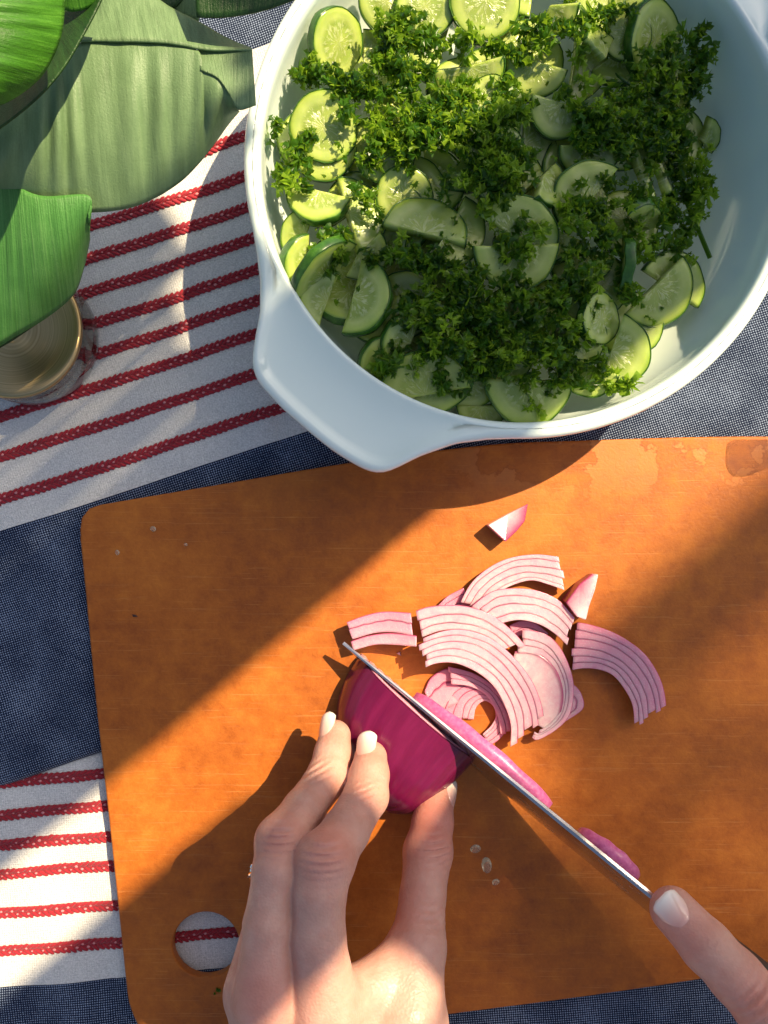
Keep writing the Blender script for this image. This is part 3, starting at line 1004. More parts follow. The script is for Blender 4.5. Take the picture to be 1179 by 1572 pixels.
for (cx, cy, rx, ry, ro, n, lab) in SPRIGS:
    L = Leafy()
    clump(L, cx, cy, rx, ry, ro, int(n * .40), prng, lift=.005, dome=.009)
    o = L.build('parsley_tuft'); tag(o, lab + ', curly parsley', 'parsley', 'tufts of curly parsley on the salad')
L = Leafy()
MASS = [(505, 120, 62, 24, 20, 60), (600, 130, 75, 28, -10, 80), (690, 140, 50, 20, 0, 34), (560, 180, 40, 30, 30, 34), (570, 235, 36, 24, 20, 26),
        (640, 205, 60, 30, 0, 50), (745, 180, 44, 30, 0, 32), (800, 165, 36, 46, 0, 40), (825, 60, 40, 16, 0, 18),
        (945, 190, 74, 44, 0, 170), (1000, 125, 50, 50, 0, 70), (1010, 215, 56, 40, 0, 90), (890, 210, 50, 34, 0, 40), (950, 15, 40, 20, 0, 16), (880, 110, 26, 34, 0, 16),
        (905, 350, 52, 62, 10, 90), (1010, 370, 66, 44, -20, 70), (1045, 320, 40, 50, 0, 40), (960, 300, 50, 40, 0, 36),
        (900, 420, 44, 44, 0, 50), (850, 330, 26, 26, 0, 12), (690, 305, 30, 14, 0, 8), (700, 255, 26, 16, 0, 9),
        (600, 405, 46, 24, 0, 34), (660, 410, 60, 30, 0, 60), (730, 440, 60, 34, 0, 70), (690, 475, 70, 34, 0, 80), (780, 480, 80, 44, 0, 110), (850, 470, 50, 50, 0, 60),
        (760, 515, 60, 30, 0, 50), (640, 480, 40, 40, 0, 34), (965, 440, 24, 44, 0, 16), (600, 90, 60, 24, 0, 26), (1000, 180, 80, 70, 0, 60), (565, 430, 14, 16, 0, 4), (770, 320, 30, 24, 0, 14)]
for (cx, cy, rx, ry, ro, n) in MASS:
    clump(L, cx, cy, rx * .86, ry * .82, ro, int(n * .19), prng, lift=.0035, dome=.008)
for _ in range(190):      # bits scattered over everything
    while True:
        cx, cy = prng.uniform(450, 1080), prng.uniform(0, 610)
        if math.hypot(cx - 770, cy - 280) < 320: break
    L.add(W(cx, cy, heap(cx, cy) + .0045), prng.uniform(.0012, .0026), prng, .35)
ps = L.build('chopped_parsley'); tag(ps, 'mass of chopped curly parsley spread over the cucumber slices in the bowl', 'parsley', kind='stuff')
# bare stem at the right
L = Leafy(); a = W(1050, 300, .036); b = W(1090, 396, .030); L.stem(a, b, .0011, .55)
for _ in range(14): L.add(a + Vector((prng.gauss(0, .002), prng.gauss(0, .003), .001)), .003, prng)
o = L.build('parsley_sprig'); tag(o, 'bare parsley stem pointing down along the right wall of the bowl', 'parsley')

# ------------------------------------------------------------------ onion
def strip_slice(name, outer, inner, layers, z_a, z_b, label, th=0.0024, pink=0.5, tilt_in=0.0, group='slices of red onion on the board', core=False, parts=True):
    """sliced onion arc: nested layers between two traced curves. z_a: height at the start, z_b: at the end"""
    N = 40
    rng = random.Random(hash(label) % 1000 + len(label))
    rng = random.Random(sum(map(ord, label)))
    O = spline(outer, N); I = spline(inner, N)
    mid = W(O[N // 2][0], O[N // 2][1], z_a)
    t = thing(name, label, 'onion slice', (mid.x, mid.y, BT), group)
    bnd = [0.0]
    for k in range(layers): bnd.append(bnd[-1] + 1 + rng.uniform(-.38, .38))
    bnd = [b / bnd[-1] for b in bnd]
    wph = rng.uniform(0, 6)
    for k in range(layers):
        f0, f1 = bnd[k], bnd[k + 1]
        V, mem, pk = [], [], []
        # cross-section: around the strip, fraction across / height / membrane
        wl = (f1 - f0)
        g = 0.035 * wl
        dzl = rng.uniform(-.00018, .00018)
        prof = [(f0, -1, 1), (f0, -.1, 1), (f0, .95, 1.0), (f0 + .055 * wl, 1.0, .75), (f0 + .13 * wl, 1.01, .10), (f0 + .5 * wl, 1.03, 0), (f1 - .16 * wl, 1.0, 0), (f1 - .015 * wl, .97, .16), (f1 - .01 * wl, -1, .3)]
        s0, s1 = rng.uniform(0, .055), 1 - rng.uniform(0, .065)
        for i in range(N):
            q = s0 + (s1 - s0) * i / (N - 1)
            x = q * (N - 1); a = min(N - 2, int(x)); fr = x - a
            o = O[a] * (1 - fr) + O[a + 1] * fr; n_ = I[a] * (1 - fr) + I[a + 1] * fr
            zz = z_a + (z_b - z_a) * q + dzl + .0003 * math.sin(q * 7 + wph)
            for (f, hh, mm) in prof:
                mixf = (f - f0) / wl
                d0_ = (0.055 * math.sin(q * 11 + wph + k * 2.1) + 0.03 * math.sin(q * 33 + 3 * k)) / layers * (k > 0)
                d1_ = (0.055 * math.sin(q * 11 + wph + (k + 1) * 2.1) + 0.03 * math.sin(q * 33 + 3 * (k + 1))) / layers * (k < layers - 1)
                ff = f + d0_ * (1 - mixf) + d1_ * mixf
                pxy = o * (1 - ff) + n_ * ff
                z2 = zz + tilt_in * ff + th * .5 * hh
                V.append(W(pxy[0], pxy[1], z2)); mem.append(mm); pk.append(pink * (1 - .35 * ff) + .2 * rng.random())
        m_ = len(prof)
        F = []
        for i in range(N - 1):
            for j in range(m_):
                jj = (j + 1) % m_
                F.append((i * m_ + j, i * m_ + jj, (i + 1) * m_ + jj, (i + 1) * m_ + j))
        F.append(tuple(range(m_))[::-1]); F.append(tuple((N - 1) * m_ + j for j in range(m_)))
        ob = mesh_obj('layer', V, F, M['flesh'], t, attrs={'membrane': mem, 'pink': pk})
        recalc(ob)
    return t

B0 = BT + 0.0013
strip_slice('onion_slice', [(650, 1066), (662, 1040), (688, 1026), (712, 1034), (728, 1054)], [(664, 1092), (678, 1090), (692, 1086), (702, 1080), (712, 1070)], 2, B0, B0, 'thin see-through curl lying flat in the knife shadow', th=.0016, pink=.9)
strip_slice('onion_slice', [(676, 1108), (690, 1072), (712, 1054), (742, 1050), (768, 1066), (781, 1096), (776, 1124), (757, 1142), (736, 1150)], [(727, 1106), (731, 1086), (744, 1076), (757, 1084), (761, 1100), (754, 1114), (747, 1121), (741, 1127), (736, 1131)], 4, B0, B0 + .001, 'shaded spiral end slice under the big front fan', th=.0018, pink=.95)
strip_slice('onion_slice', [(684, 1022), (728, 1034), (765, 1060), (792, 1104), (794, 1128)], [(686, 1050), (722, 1054), (748, 1070), (764, 1100), (768, 1128)], 3, B0 + .0025, B0 + .0015, 'shaded slice edge between the front fan and the spiral end slice', pink=.9)
strip_slice('onion_slice', [(878, 954), (903, 958), (935, 968), (962, 982), (989, 1003), (1008, 1030), (1019, 1058), (1024, 1093)], [(876, 1029), (897, 1026), (920, 1028), (941, 1037), (958, 1057), (971, 1083), (974, 1117)], 6, B0 + .002, B0 + .006, 'long curved slice reaching out to the right, half in shade', pink=.75, th=.0055)
strip_slice('onion_slice', [(868, 1048), (882, 1052), (893, 1066), (895, 1088), (868, 1108)], [(850, 1075), (860, 1078), (866, 1084), (862, 1092), (850, 1098)], 2, B0 + .002, B0 + .001, 'slice edge sticking out to the right under the pale core slice', pink=.5)
strip_slice('onion_slice', [(672, 930), (686, 916), (700, 908), (712, 902)], [(690, 945), (700, 940), (712, 936), (722, 930)], 3, B0 + .001, B0 + .001, 'small purple slice end peeking out behind the fans at the left', pink=1.0)
strip_slice('onion_slice', [(781, 960), (800, 953), (822, 957), (842, 972)], [(790, 980), (805, 975), (820, 975), (834, 984)], 2, B0 + .001, B0 + .001, 'reddish slice in the gap under the second fan', pink=1.0)
strip_slice('onion_slice', [(791, 964), (834, 972), (857, 990), (873, 1020), (881, 1054), (876, 1094), (857, 1118), (824, 1137), (815, 1130)], [(793, 1003), (810, 1003), (834, 1011), (853, 1033), (862, 1064), (857, 1094), (845, 1110), (830, 1120), (822, 1118)], 3, B0 + .0045, B0 + .0035, 'wide rounded slice around a white core, right of the big front fan', pink=.45)
strip_slice('onion_core', [(790, 1000), (811, 1000), (836, 1009), (856, 1032), (865, 1065), (860, 1097), (847, 1113), (832, 1122)], [(780, 1040), (790, 1042), (798, 1048), (806, 1060), (812, 1075), (815, 1090), (817, 1102), (818, 1112)], 1, B0 + .0046, B0 + .0038, 'white egg-shaped onion core lying inside the wide rounded slice', pink=.0)
strip_slice('onion_slice', [(704, 930), (722, 897), (748, 873), (781, 857), (822, 851), (861, 855)], [(743, 934), (760, 914), (785, 899), (815, 891), (841, 897), (872, 908)], 5, B0 + .004, B0 + .003, 'fanned slice at the back nearest the bowl', pink=.45)
strip_slice('onion_slice', [(722, 932), (753, 909), (786, 903), (822, 906), (857, 921), (884, 950)], [(760, 962), (777, 955), (800, 952), (829, 959), (853, 974), (872, 992)], 4, B0 + .0075, B0 + .006, 'second fanned slice overlapping the back one', pink=.40)
strip_slice('onion_slice', [(530, 956), (560, 945), (590, 939), (634, 941)], [(540, 982), (575, 972), (605, 971), (638, 977)], 2, B0 + .007, B0 + .008, 'left slice end bridging over the board above the knife tip', pink=.85, th=.003)
strip_slice('onion_slice', [(537, 985), (565, 976), (599, 972), (640, 976)], [(541, 999), (575, 990), (605, 990), (640, 993)], 1, B0 + .006, B0 + .009, 'single narrow ring piece touching the knife tip', pink=.75, th=.003)
strip_slice('onion_slice', [(632, 940), (660, 931), (703, 929), (739, 937), (767, 952), (791, 973), (809, 994)], [(641, 981), (679, 968), (720, 968), (753, 980), (781, 1003)], 3, B0 + .0105, B0 + .008, 'middle fanned slice with a clean cut left end', pink=.40)
strip_slice('onion_slice', [(639, 984), (679, 969), (715, 967), (753, 980), (786, 1006), (815, 1042), (831, 1080), (837, 1117)], [(646, 1029), (667, 1019), (698, 1018), (732, 1032), (758, 1054), (774, 1082), (784, 1113), (783, 1147)], 5, B0 + .0125, B0 + .0055, 'big front slice sweeping down to the right towards the knife', pink=.50, th=.003)

def prism(name, label, poly, ztop, zbot, mats, side_skin=(), inset=0.0):
    """chunk with traced top outline and its own heights"""
    n = len(poly)
    V = [W(p[0], p[1], z) for p, z in zip(poly, ztop)]
    V2 = []
    for v, p in zip(V, poly):
        V2.append(Vector((v.x, v.y, zbot)))
    c = sum((v for v in V), Vector()) / n
    F = [tuple(range(n)), tuple(range(n, 2 * n))[::-1]]
    mem = [0.0] * (2 * n)
    for i in side_skin: mem[i] = 1.0; mem[i + n] = 1.0
    for i in range(n):
        F.append((i, i + n, (i + 1) % n + n, (i + 1) % n))
    o = mesh_obj(name, V + V2, F, M['flesh'], smooth=False, attrs={'membrane': mem, 'pink': [.15] * (2 * n)})
    recalc(o)
    bv = o.modifiers.new('bevel', 'BEVEL'); bv.width = 0.0006; bv.segments = 2
    return tag(o, label, 'onion piece')
for (x, y, r_) in ((700, 1002, .0011), (612, 1003, .0009), (690, 1158, .0010)):
    L = Leafy()
    o = mesh_obj('onion_bit', [tuple(W(x - 4, y, BT + .0002)), tuple(W(x + 3, y - 3, BT + .0002)), tuple(W(x + 4, y + 4, BT + .0002)), tuple(W(x, y, BT + .0002 + r_))], [(0, 1, 3), (1, 2, 3), (2, 0, 3), (0, 2, 1)], M['flesh'], attrs={'membrane': [.2, 0, .3, 0], 'pink': [.6] * 4})
    tag(o, {700: 'tiny onion scrap right of the ring piece by the knife tip', 612: 'tiny onion scrap under the ring piece by the knife tip', 690: 'tiny onion scrap beside the clinging magenta slice'}[x], 'onion scrap')
prism('onion_chunk', 'lone wedge of onion standing on the board nearer the bowl', [(749, 806), (778, 790), (811, 773), (806, 800), (794, 815), (776, 832)], [.0195, .017, .0125, .0135, .016, .0195], BT + .0002, None, (2, 3, 4, 5))
prism('onion_chunk', 'pointed white onion chunk leaning on the right of the fanned slices', [(869, 925), (890, 897), (909, 881), (919, 882), (914, 905), (905, 930), (900, 952), (886, 947)], [.022, .020, .016, .015, .016, .018, .021, .022], BT + .0002, None, (0, 1, 2))

# ---- half onion under the hand
kd = Vector((0.755, -0.656, 0)).normalized()       # along the knife
pd = Vector((-0.656, -0.755, 0)).normalized()      # away from the knife
Mo = W(642, 1081, BT)
sO = S(BT)
tt = np.array([0, 12, 35, 57, 68, 85, 100, 115, 130, 140, 146, 148])
Lk = np.interp(tt, [0, 35, 68, 100, 130, 142, 148], [-118, -113, -97, -70, -32, -8, 22])
Rk = np.interp(tt, [0, 57, 100, 120, 137, 144, 148], [118, 115, 108, 95, 68, 48, 22])
Hk = np.interp(tt, [0, 68, 100, 130, 142, 148], [27.5, 28, 25, 15, 7, 0])
V, uv, F = [], [], []
NA = 48
for i, t in enumerate(tt):
    c = (Lk[i] + Rk[i]) / 2; w = (Rk[i] - Lk[i]) / 2
    for j in range(NA + 1):
        a = math.pi * j / NA
        cx = math.copysign(abs(math.cos(a)) ** .92, math.cos(a))
        x = c - w * cx; z = Hk[i] * .001 * math.sin(a) ** .85
        bump_ = .0003 * math.sin(j * 1.7) * math.sin(a)
        p = Mo + pd * ((t * 1.13) / sO) + kd * (x / sO) + Vector((0, 0, z + bump_ + .0002))
        V.append(p); uv.append((j / NA, t / 148))
F = grid_faces(len(tt), NA + 1)
ot = thing('halved_onion', 'magenta skinned half red onion held by the left hand under the knife', 'onion', (Mo.x, Mo.y, BT))
os_ = mesh_obj('onion_skin', V, F, M['oskin'], ot, uv=uv); recalc(os_)
ss = os_.modifiers.new('s', 'SUBSURF'); ss.levels = 2; ss.render_levels = 2
# cut face with its rings: nested half rings, slightly stepped
NL = 7
for k in range(NL):
    f0, f1 = 1 - k / NL, 1 - (k + 1) / NL
    V, mem = [], []
    for (f, dd, mm) in ((f0 * .995, -.0002, 1), (f0 - .02, -.0006, .3), ((f0 + f1) / 2, -.0008, 0), (f1 + .004, -.0003, 0), (f1 + .004, .001, .5)):
        for j in range(NA + 1):
            a = math.pi * j / NA
            cx = math.copysign(abs(math.cos(a)) ** .92, math.cos(a))
            V.append(Mo + pd * dd + kd * (-118 * f * cx / sO) + Vector((0, 0, .0270 * f * math.sin(a) ** .85 + .0003))); mem.append(mm)
    o = mesh_obj('layer', V, grid_faces(5, NA + 1), M['flesh'], ot, attrs={'membrane': mem, 'pink': [.5] * len(V)}); recalc(o)

# ------------------------------------------------------------------ knife
sp0 = W(527, 987, .025); sp1 = W(990, 1366, .063)
d0 = (sp1 - sp0).normalized()
nll = Vector((-.656, -.755, 0)); nll = (nll - d0 * nll.dot(d0)).normalized()
dn = (Vector((0, 0, -1)) - d0 * Vector((0, 0, -1)).dot(d0)).normalized()
dn = (dn * math.cos(R(18)) + nll * math.sin(R(18))).normalized()
side = d0.cross(dn).normalized()
Lb = (sp1 - sp0).length + .022
V, F = [], []
NB = 40
for i in range(NB + 1):
    q = i / NB; s_ = q * Lb
    hgt = .0015 + .038 * (1 - (1 - min(1, s_ / .085)) ** 2.2) * 1.0
    hgt = max(hgt, .0015)
    curve = .0006 * math.sin(math.pi * q)
    top = sp0 + d0 * s_
    th0 = .0007 + .0006 * min(1, s_ / .12)
    for (f, w) in ((.012, -1), (-.004, -.1), (.0, .75), (.02, 1.0), (.5, .7), (1, 0), (.96, -.2), (.5, -.7), (.03, -1.0)):
        V.append(top + dn * (hgt * f) + side * (th0 * w))
n9 = 9
for i in range(NB):
    for j in range(n9):
        jj = (j + 1) % n9
        F.append((i * n9 + j, i * n9 + jj, (i + 1) * n9 + jj, (i + 1) * n9 + j))
F.append(tuple(range(n9))); F.append(tuple(NB * n9 + j for j in range(n9))[::-1])
kt = thing('kitchen_knife', 'steel kitchen knife with its spine up slicing the red onion', 'knife', tuple(W(760, 1190, BT)))
kb = mesh_obj('blade', V, F, M['steel'], kt, smooth=False); recalc(kb)
# handle behind the finger
V, F = [], []
hs = sp0 + d0 * (Lb - .002) + dn * .012
for i in range(15):
    q = i / 14; s_ = q * .115
    wy = (.0085 + .002 * math.sin(q * 5)) * (1 if 0 < i < 14 else .8); wz = .0125 + .002 * math.cos(q * 6)
    for j in range(12):
        a = j / 12 * 2 * math.pi
        V.append(hs + d0 * s_ + side * (wy * math.cos(a)) + dn * (wz * math.sin(a)))
for i in range(14):
    for j in range(12):
        F.append((i * 12 + j, i * 12 + (j + 1) % 12, (i + 1) * 12 + (j + 1) % 12, (i + 1) * 12 + j))
F.append(tuple(range(12))); F.append(tuple(14 * 12 + j for j in range(12)))
ko = mesh_obj('handle', V, F, M['handle'], kt); recalc(ko)

# slices stuck to the blade's far side
def stuck(label, s0, s1, rise0, width, drop, hmax, pinkv, layers=4):
    """half slice clinging upright to the blade; s along spine, skin edge on top"""
    t = thing('onion_slice', label, 'onion slice', tuple(sp0 + d0 * (s0 + s1) / 2), 'slices clinging to the blade')
    sg = 1.0 if side.dot(Vector((.656, .755, 0))) > 0 else -1.0
    NN = 30
    V, mem, uv = [], [], []
    for i in range(NN + 1):
        q = i / NN; s_ = s0 + (s1 - s0) * q
        arch = math.sin(math.pi * min(1, max(0, q * .96 + .02))) ** .45
        top = sp0 + d0 * s_ + dn * (drop + (1 - arch) * .016) + side * sg * .0012
        w = width * (.75 + .25 * arch) * (1 + .04 * math.sin(q * 23))
        hh = hmax * arch + .002
        sw = Vector((0, 0, 0))
        for (a, b, m_) in ((0, 0, 1), (.5, -.0006, 1), (.9, -.0002, 1), (1.0, .0010, 1), (1.0, .0030, .3), (.9, 1, 0), (0, 1, 0)):
            dz = b if abs(b) < .5 else hh
            V.append(top + side * sg * (w * a) + dn * dz); mem.append(m_); uv.append((q, a * .2))
    F = grid_faces(NN + 1, 7)
    n7 = 7
    for i in range(NN): F.append((i * n7 + 6, i * n7, (i + 1) * n7, (i + 1) * n7 + 6))
    F.append(tuple(range(7))); F.append(tuple(NN * 7 + j for j in range(7)))
    fm = [0 if (k % 6) < 3 else 1 for k in range(NN * 6)] + [1] * NN + [1, 1]
    o = mesh_obj('layer', V, F, None, t, mats=[M['cling'], M['flesh']], fmat=fm, attrs={'membrane': [0.15 * m_ for m_ in mem], 'pink': [.8] * len(V)}, uv=uv); recalc(o)
    return t
mc = NT('onion_skin_cut')
n1 = mc.noise(500, 4, .6)
mc.set(Base_Color=mc.ramp(n1, [(.3, (.42, .07, .22)), (.5, (.50, .11, .28)), (.7, (.58, .18, .34))]), Roughness=.35, Subsurface_Weight=.2, Subsurface_Scale=.002)
mc.bump(n1, .3, .0005)
M['cling'] = mc.m
Lpx = Lb - .022
def s_at(px, py):
    """length along the spine for a picture point, by walking the spine"""
    best, bs = 1e9, 0
    for i in range(400):
        q = i / 399 * Lpx; p = sp0 + d0 * q; s = S(p.z)
        dd = (CX + p.x * s - px) ** 2 + (CY - p.y * s - py) ** 2
        if dd < best: best, bs = dd, q
    return bs
stuck('long magenta slice clinging to the middle of the knife blade', s_at(628, 1070), s_at(848, 1243), 0, .0062, .002, .026, 1.0)
stuck('short pink slice clinging to the blade beside the right fingertip', s_at(892, 1285), s_at(985, 1362), 0, .0055, .001, .018, .8)

# ------------------------------------------------------------------ hands
def J(px, py, z, r): # joint: picture point, height and radius in mm
    p = W(px, py, z * .001); return (p.x, p.y, p.z, r * .001)
index = [J(500, 1545, 92, 12.2), J(488, 1440, 92, 9.7), J(491, 1368, 92, 9.4), J(498, 1323, 89, 10.9), J(530, 1277, 76, 8.8), J(562, 1222, 59, 8.7), J(567, 1190, 52, 7.8), J(569, 1163, 46, 6.8)]
middle = [J(408, 1535, 92, 12.0), J(411, 1420, 92, 8.6), J(424, 1336, 88, 8.4), J(432, 1291, 81, 9.6), J(466, 1243, 67, 8.0), J(503, 1193, 49, 8.4), J(511, 1158, 42, 7.6), J(514, 1130, 36, 6.8)]
ringf = [J(388, 1520, 84, 10.2), J(412, 1400, 62, 8.4), J(428, 1320, 52, 8.4), J(465, 1262, 36, 7.8), J(490, 1215, 22, 6.8)]
pinky = [J(410, 1570, 72, 9.5), J(430, 1440, 48, 7.6), J(445, 1370, 38, 7.4), J(470, 1300, 24, 6.6), J(485, 1260, 18, 6.0)]
thumb = [J(625, 1560, 78, 13.5), J(641, 1455, 64, 11.0), J(649, 1375, 51, 9.1), J(657, 1308, 38, 10.2), J(664, 1264, 29, 8.7), J(671, 1226, 21, 7.7)]
wrist = J(545, 1830, 78, 20)
palm = [(J(500, 1560, 86, 12)[:3], J(520, 1800, 80, 12)[:3], .0125, .017), (J(415, 1545, 86, 12)[:3], J(490, 1800, 78, 12)[:3], .0115, .017),
        (J(395, 1530, 78, 12)[:3], J(470, 1820, 72, 12)[:3], .0110, .016), (J(412, 1580, 68, 12)[:3], J(480, 1830, 70, 12)[:3], .0105, .016),
        (J(632, 1570, 74, 12)[:3], J(560, 1800, 74, 12)[:3], .0130, .018), (J(530, 1530, 84, 9)[:3], J(610, 1505, 72, 9)[:3], .0085, .0090), (J(570, 1515, 76, 9)[:3], J(622, 1455, 66, 9)[:3], .0060, .0060),
        (J(520, 1600, 82, 9)[:3], J(620, 1600, 74, 9)[:3], .0120, .0120),
        (J(520, 1830, 78, 9)[:3], J(560, 2150, 84, 9)[:3], .023, .030)]
def cr(px, py, z, d, amp=.00035, sp=.0022, rad=.006):
    return (tuple(W(px, py, z * .001)), d, amp, sp, rad)
creases = [cr(488, 1190, 58, (-.55, .8, -.3), .0008, .0026, .0055), cr(563, 1222, 68, (-.3, .9, -.2), .0006, .0022, .005), cr(497, 1318, 100, (0, 1, 0), .0007, .0026, .0075),
           cr(428, 1288, 91, (0, 1, -.2), .0008, .0024, .006), cr(672, 1306, 47, (0, 1, 0), .0008, .0024, .007), cr(668, 1410, 64, (.2, 1, 0), .0003, .0024, .009)]
def rd(px, py, z, rad, a): return (tuple(W(px, py, z * .001)), rad * .001, a)
reds = [rd(500, 1300, 98, 13, .55), rd(430, 1290, 88, 9, .5), rd(395, 1525, 100, 13, .5), rd(563, 1215, 66, 9, .45), rd(575, 1170, 50, 9, .6), rd(525, 1140, 40, 8, .45),
        rd(655, 1260, 35, 22, .75), rd(500, 1530, 102, 14, .25), rd(500, 1200, 56, 7, .3), rd(560, 1192, 56, 5, .4), rd(610, 1400, 60, 16, .5)]
Vh, Fh, red = build_hand('h', [index, middle, ringf, pinky, thumb], palm, reds, creases, '')
left = mesh_obj('person', Vh, Fh, M['skin'], attrs={'red': red})
recalc(left)
tag(left, 'left hand steadying the halved onion with bent fingers and thumb, pale manicured nails', 'person')
def fnail(chain, px, py, nrm, length, width, up=0.0, off=.0002):
    """nail on the last joint; picture point gives where its centre shows"""
    a, b = Vector(chain[-2][:3]), Vector(chain[-1][:3])
    ax = (b - a).normalized(); nn = Vector(nrm); nn = (nn - ax * nn.dot(ax)).normalized()
    rr = chain[-1][3]
    c = b + nn * (rr + off) + ax * up
    return c, ax, nn, length, width
for args in (fnail(middle, 0, 0, (-.62, .0, .9), .0138, .0084, .0014),
             fnail(index, 0, 0, (-.38, .15, 1), .0138, .0090, .0018),
             fnail(thumb, 0, 0, (1.0, .15, .32), .0130, .0100, .0022)):
    nail(*args, left)

rindex = [J(1420, 1790, 98, 13), J(1290, 1665, 98, 12), J(1172, 1546, 90, 10.4), J(1130, 1500, 85, 9.8), J(1085, 1453, 80, 9.5), J(1033, 1397, 74, 8.6)]
rmid = [J(1390, 1850, 90, 12), J(1290, 1760, 76, 11), J(1250, 1700, 56, 10), J(1300, 1720, 42, 9), J(1345, 1750, 42, 8)]
rring = [J(1400, 1910, 84, 12), J(1310, 1830, 72, 11), J(1270, 1780, 52, 10), J(1320, 1790, 40, 8.6), J(1360, 1815, 42, 7.8)]
rpin = [J(1420, 1960, 80, 10.6), J(1340, 1900, 68, 9.4), J(1300, 1855, 50, 8.6), J(1345, 1855, 42, 7.8), J(1375, 1870, 44, 7.0)]
rthumb = [J(1500, 1850, 88, 14), J(1455, 1720, 76, 12), J(1400, 1650, 62, 10.5), J(1345, 1630, 52, 8.6)]
rpalm = [(J(1425, 1800, 94, 9)[:3], J(1560, 2060, 96, 9)[:3], .0135, .020), (J(1410, 1860, 88, 9)[:3], J(1550, 2080, 92, 9)[:3], .013, .020),
         (J(1420, 1930, 82, 9)[:3], J(1550, 2100, 88, 9)[:3], .013, .020), (J(1500, 1860, 86, 9)[:3], J(1580, 2060, 92, 9)[:3], .014, .020)]
rcre = [(tuple(W(1168, 1548, .0985)), (.68, -.73, .1), .0008, .0030, .008), (tuple(W(1085, 1445, .088)), (.68, -.73, .05), .00018, .0022, .005)]
rreds = [rd(1172, 1530, 97, 12, .5), rd(1060, 1430, 82, 9, .5), rd(1040, 1420, 78, 10, .5), rd(1150, 1560, 92, 12, .45)]
Vh, Fh, red = build_hand('h', [rindex, rmid, rring, rpin, rthumb], rpalm, rreds, rcre, '')
right = mesh_obj('person', Vh, Fh, M['skin'], attrs={'red': red}); recalc(right)
tag(right, 'right index finger with white tipped nail pressing on the knife spine at the lower right', 'person')
nail(*fnail(rindex, 0, 0, (.08, .02, 1), .0126, .0112, .0008), right)

# jewel of the ring under the left hand
rj = thing('finger_ring', 'silver ring with a small stone peeking out left of the hand', 'ring', tuple(W(392, 1338, .052)))
V, F = [], []
c = Vector(J(416, 1350, 56, 0)[:3]); axr = (Vector(ringf[2][:3]) - Vector(ringf[1][:3])).normalized()
u = axr.cross(Vector((0, 0, 1))).normalized(); w = axr.cross(u)
for i in range(40):
    a = i / 40 * 2 * math.pi
    for j in range(6):
        b = j / 6 * 2 * math.pi
        rr = .0090 + .0008 * math.cos(b)
        V.append(c + (u * math.cos(a) + w * math.sin(a)) * rr + axr * .0011 * math.sin(b))
for i in range(40):
    for j in range(6):
        F.append((i * 6 + j, ((i + 1) % 40) * 6 + j, ((i + 1) % 40) * 6 + (j + 1) % 6, i * 6 + (j + 1) % 6))
recalc(mesh_obj('band', V, F, M['gem'], rj))
bm = bmesh.new()
for k, (dx, dy) in enumerate(((0, 0), (2, 9), (-2, -7))):
    m_ = Matrix.Translation(W(390 + dx, 1337 + dy, .050)) @ Matrix.Rotation(k, 4, 'Z')
    bmesh.ops.create_icosphere(bm, subdivisions=1, radius=.0021 if k == 0 else .0013, matrix=m_)
me = bpy.data.meshes.new('stone'); bm.to_mesh(me); bm.free(); me.materials.append(M['gem'])
put(bpy.data.objects.new('stone', me), rj)

# ------------------------------------------------------------------ drops, crumbs
def drop(px, py, r, label, sx=1.0, rot=0):
    V, F = [], []
    c = W(px, py, BT)
    n, m_ = 8, 20
    for i in range(n + 1):
        a = i / n * math.pi / 2
        for j in range(m_):
            b = j / m_ * 2 * math.pi
            rr = r * math.cos(a) * (1 + .12 * math.sin(2 * b + px))
            x, y = rr * math.cos(b) * sx, rr * math.sin(b)
            V.append(c + Vector((x * math.cos(rot) - y * math.sin(rot), x * math.sin(rot) + y * math.cos(rot), r * .36 * math.sin(a) + .00005)))
    for i in range(n):
        for j in range(m_):
            F.append((i * m_ + j, i * m_ + (j + 1) % m_, (i + 1) * m_ + (j + 1) % m_, (i + 1) * m_ + j))
    F.append(tuple(range(m_))[::-1])
    o = mesh_obj('water_drop', V, F, M['water']); recalc(o)
    return tag(o, label, 'water drop', 'water drops on the board')
drop(730, 1303, .0022, 'upper drop of the three right of the thumb')
drop(747, 1328, .0034, 'largest water drop of the three right of the thumb', .75, .3)
drop(761, 1354, .0016, 'lowest and smallest drop of the three right of the thumb')
drop(180, 848, .0011, 'tiny drop nearest the top left corner of the board')
drop(235, 812, .0013, 'tiny drop just below the top left edge of the board')
drop(285, 836, .0008, 'speck of water right of the two tiny drops')
# wet film near the far right edge of the board
pud = [(1116, 694), (1124, 678), (1179, 677), (1260, 680), (1290, 700), (1230, 722), (1180, 716), (1160, 726), (1130, 730), (1117, 716)]
film = curve_plate('puddle', [[W(p[0], p[1], BT)[:2] for p in spline(pud + pud[:1], 80)[:-1]]], BT - .0002, BT + .0006, .00035, M['film'])
tag(film, 'thin wet puddle at the far right edge of the board', 'puddle')
# crumbs
L = Leafy()
for _ in range(5): L.add(W(333 + prng.uniform(-4, 4), 1524 + prng.uniform(-5, 5), BT + .0006), .0014, prng, .3, .4)
o = L.build('parsley_crumb'); tag(o, 'green parsley crumb on the board below the hanging hole', 'parsley crumb')
o = mesh_obj('onion_crumb', [tuple(W(203, 943, BT + .0002)), tuple(W(209, 944, BT + .0002)), tuple(W(212, 947, BT + .0003)), tuple(W(204, 947, BT + .0002)), tuple(W(207, 945, BT + .0008))],
             [(0, 1, 4), (1, 2, 4), (2, 3, 4), (3, 0, 4)], simple('dark_crumb', (.04, .015, .01), .6))
tag(o, 'dark crumb on the left part of the board', 'crumb')

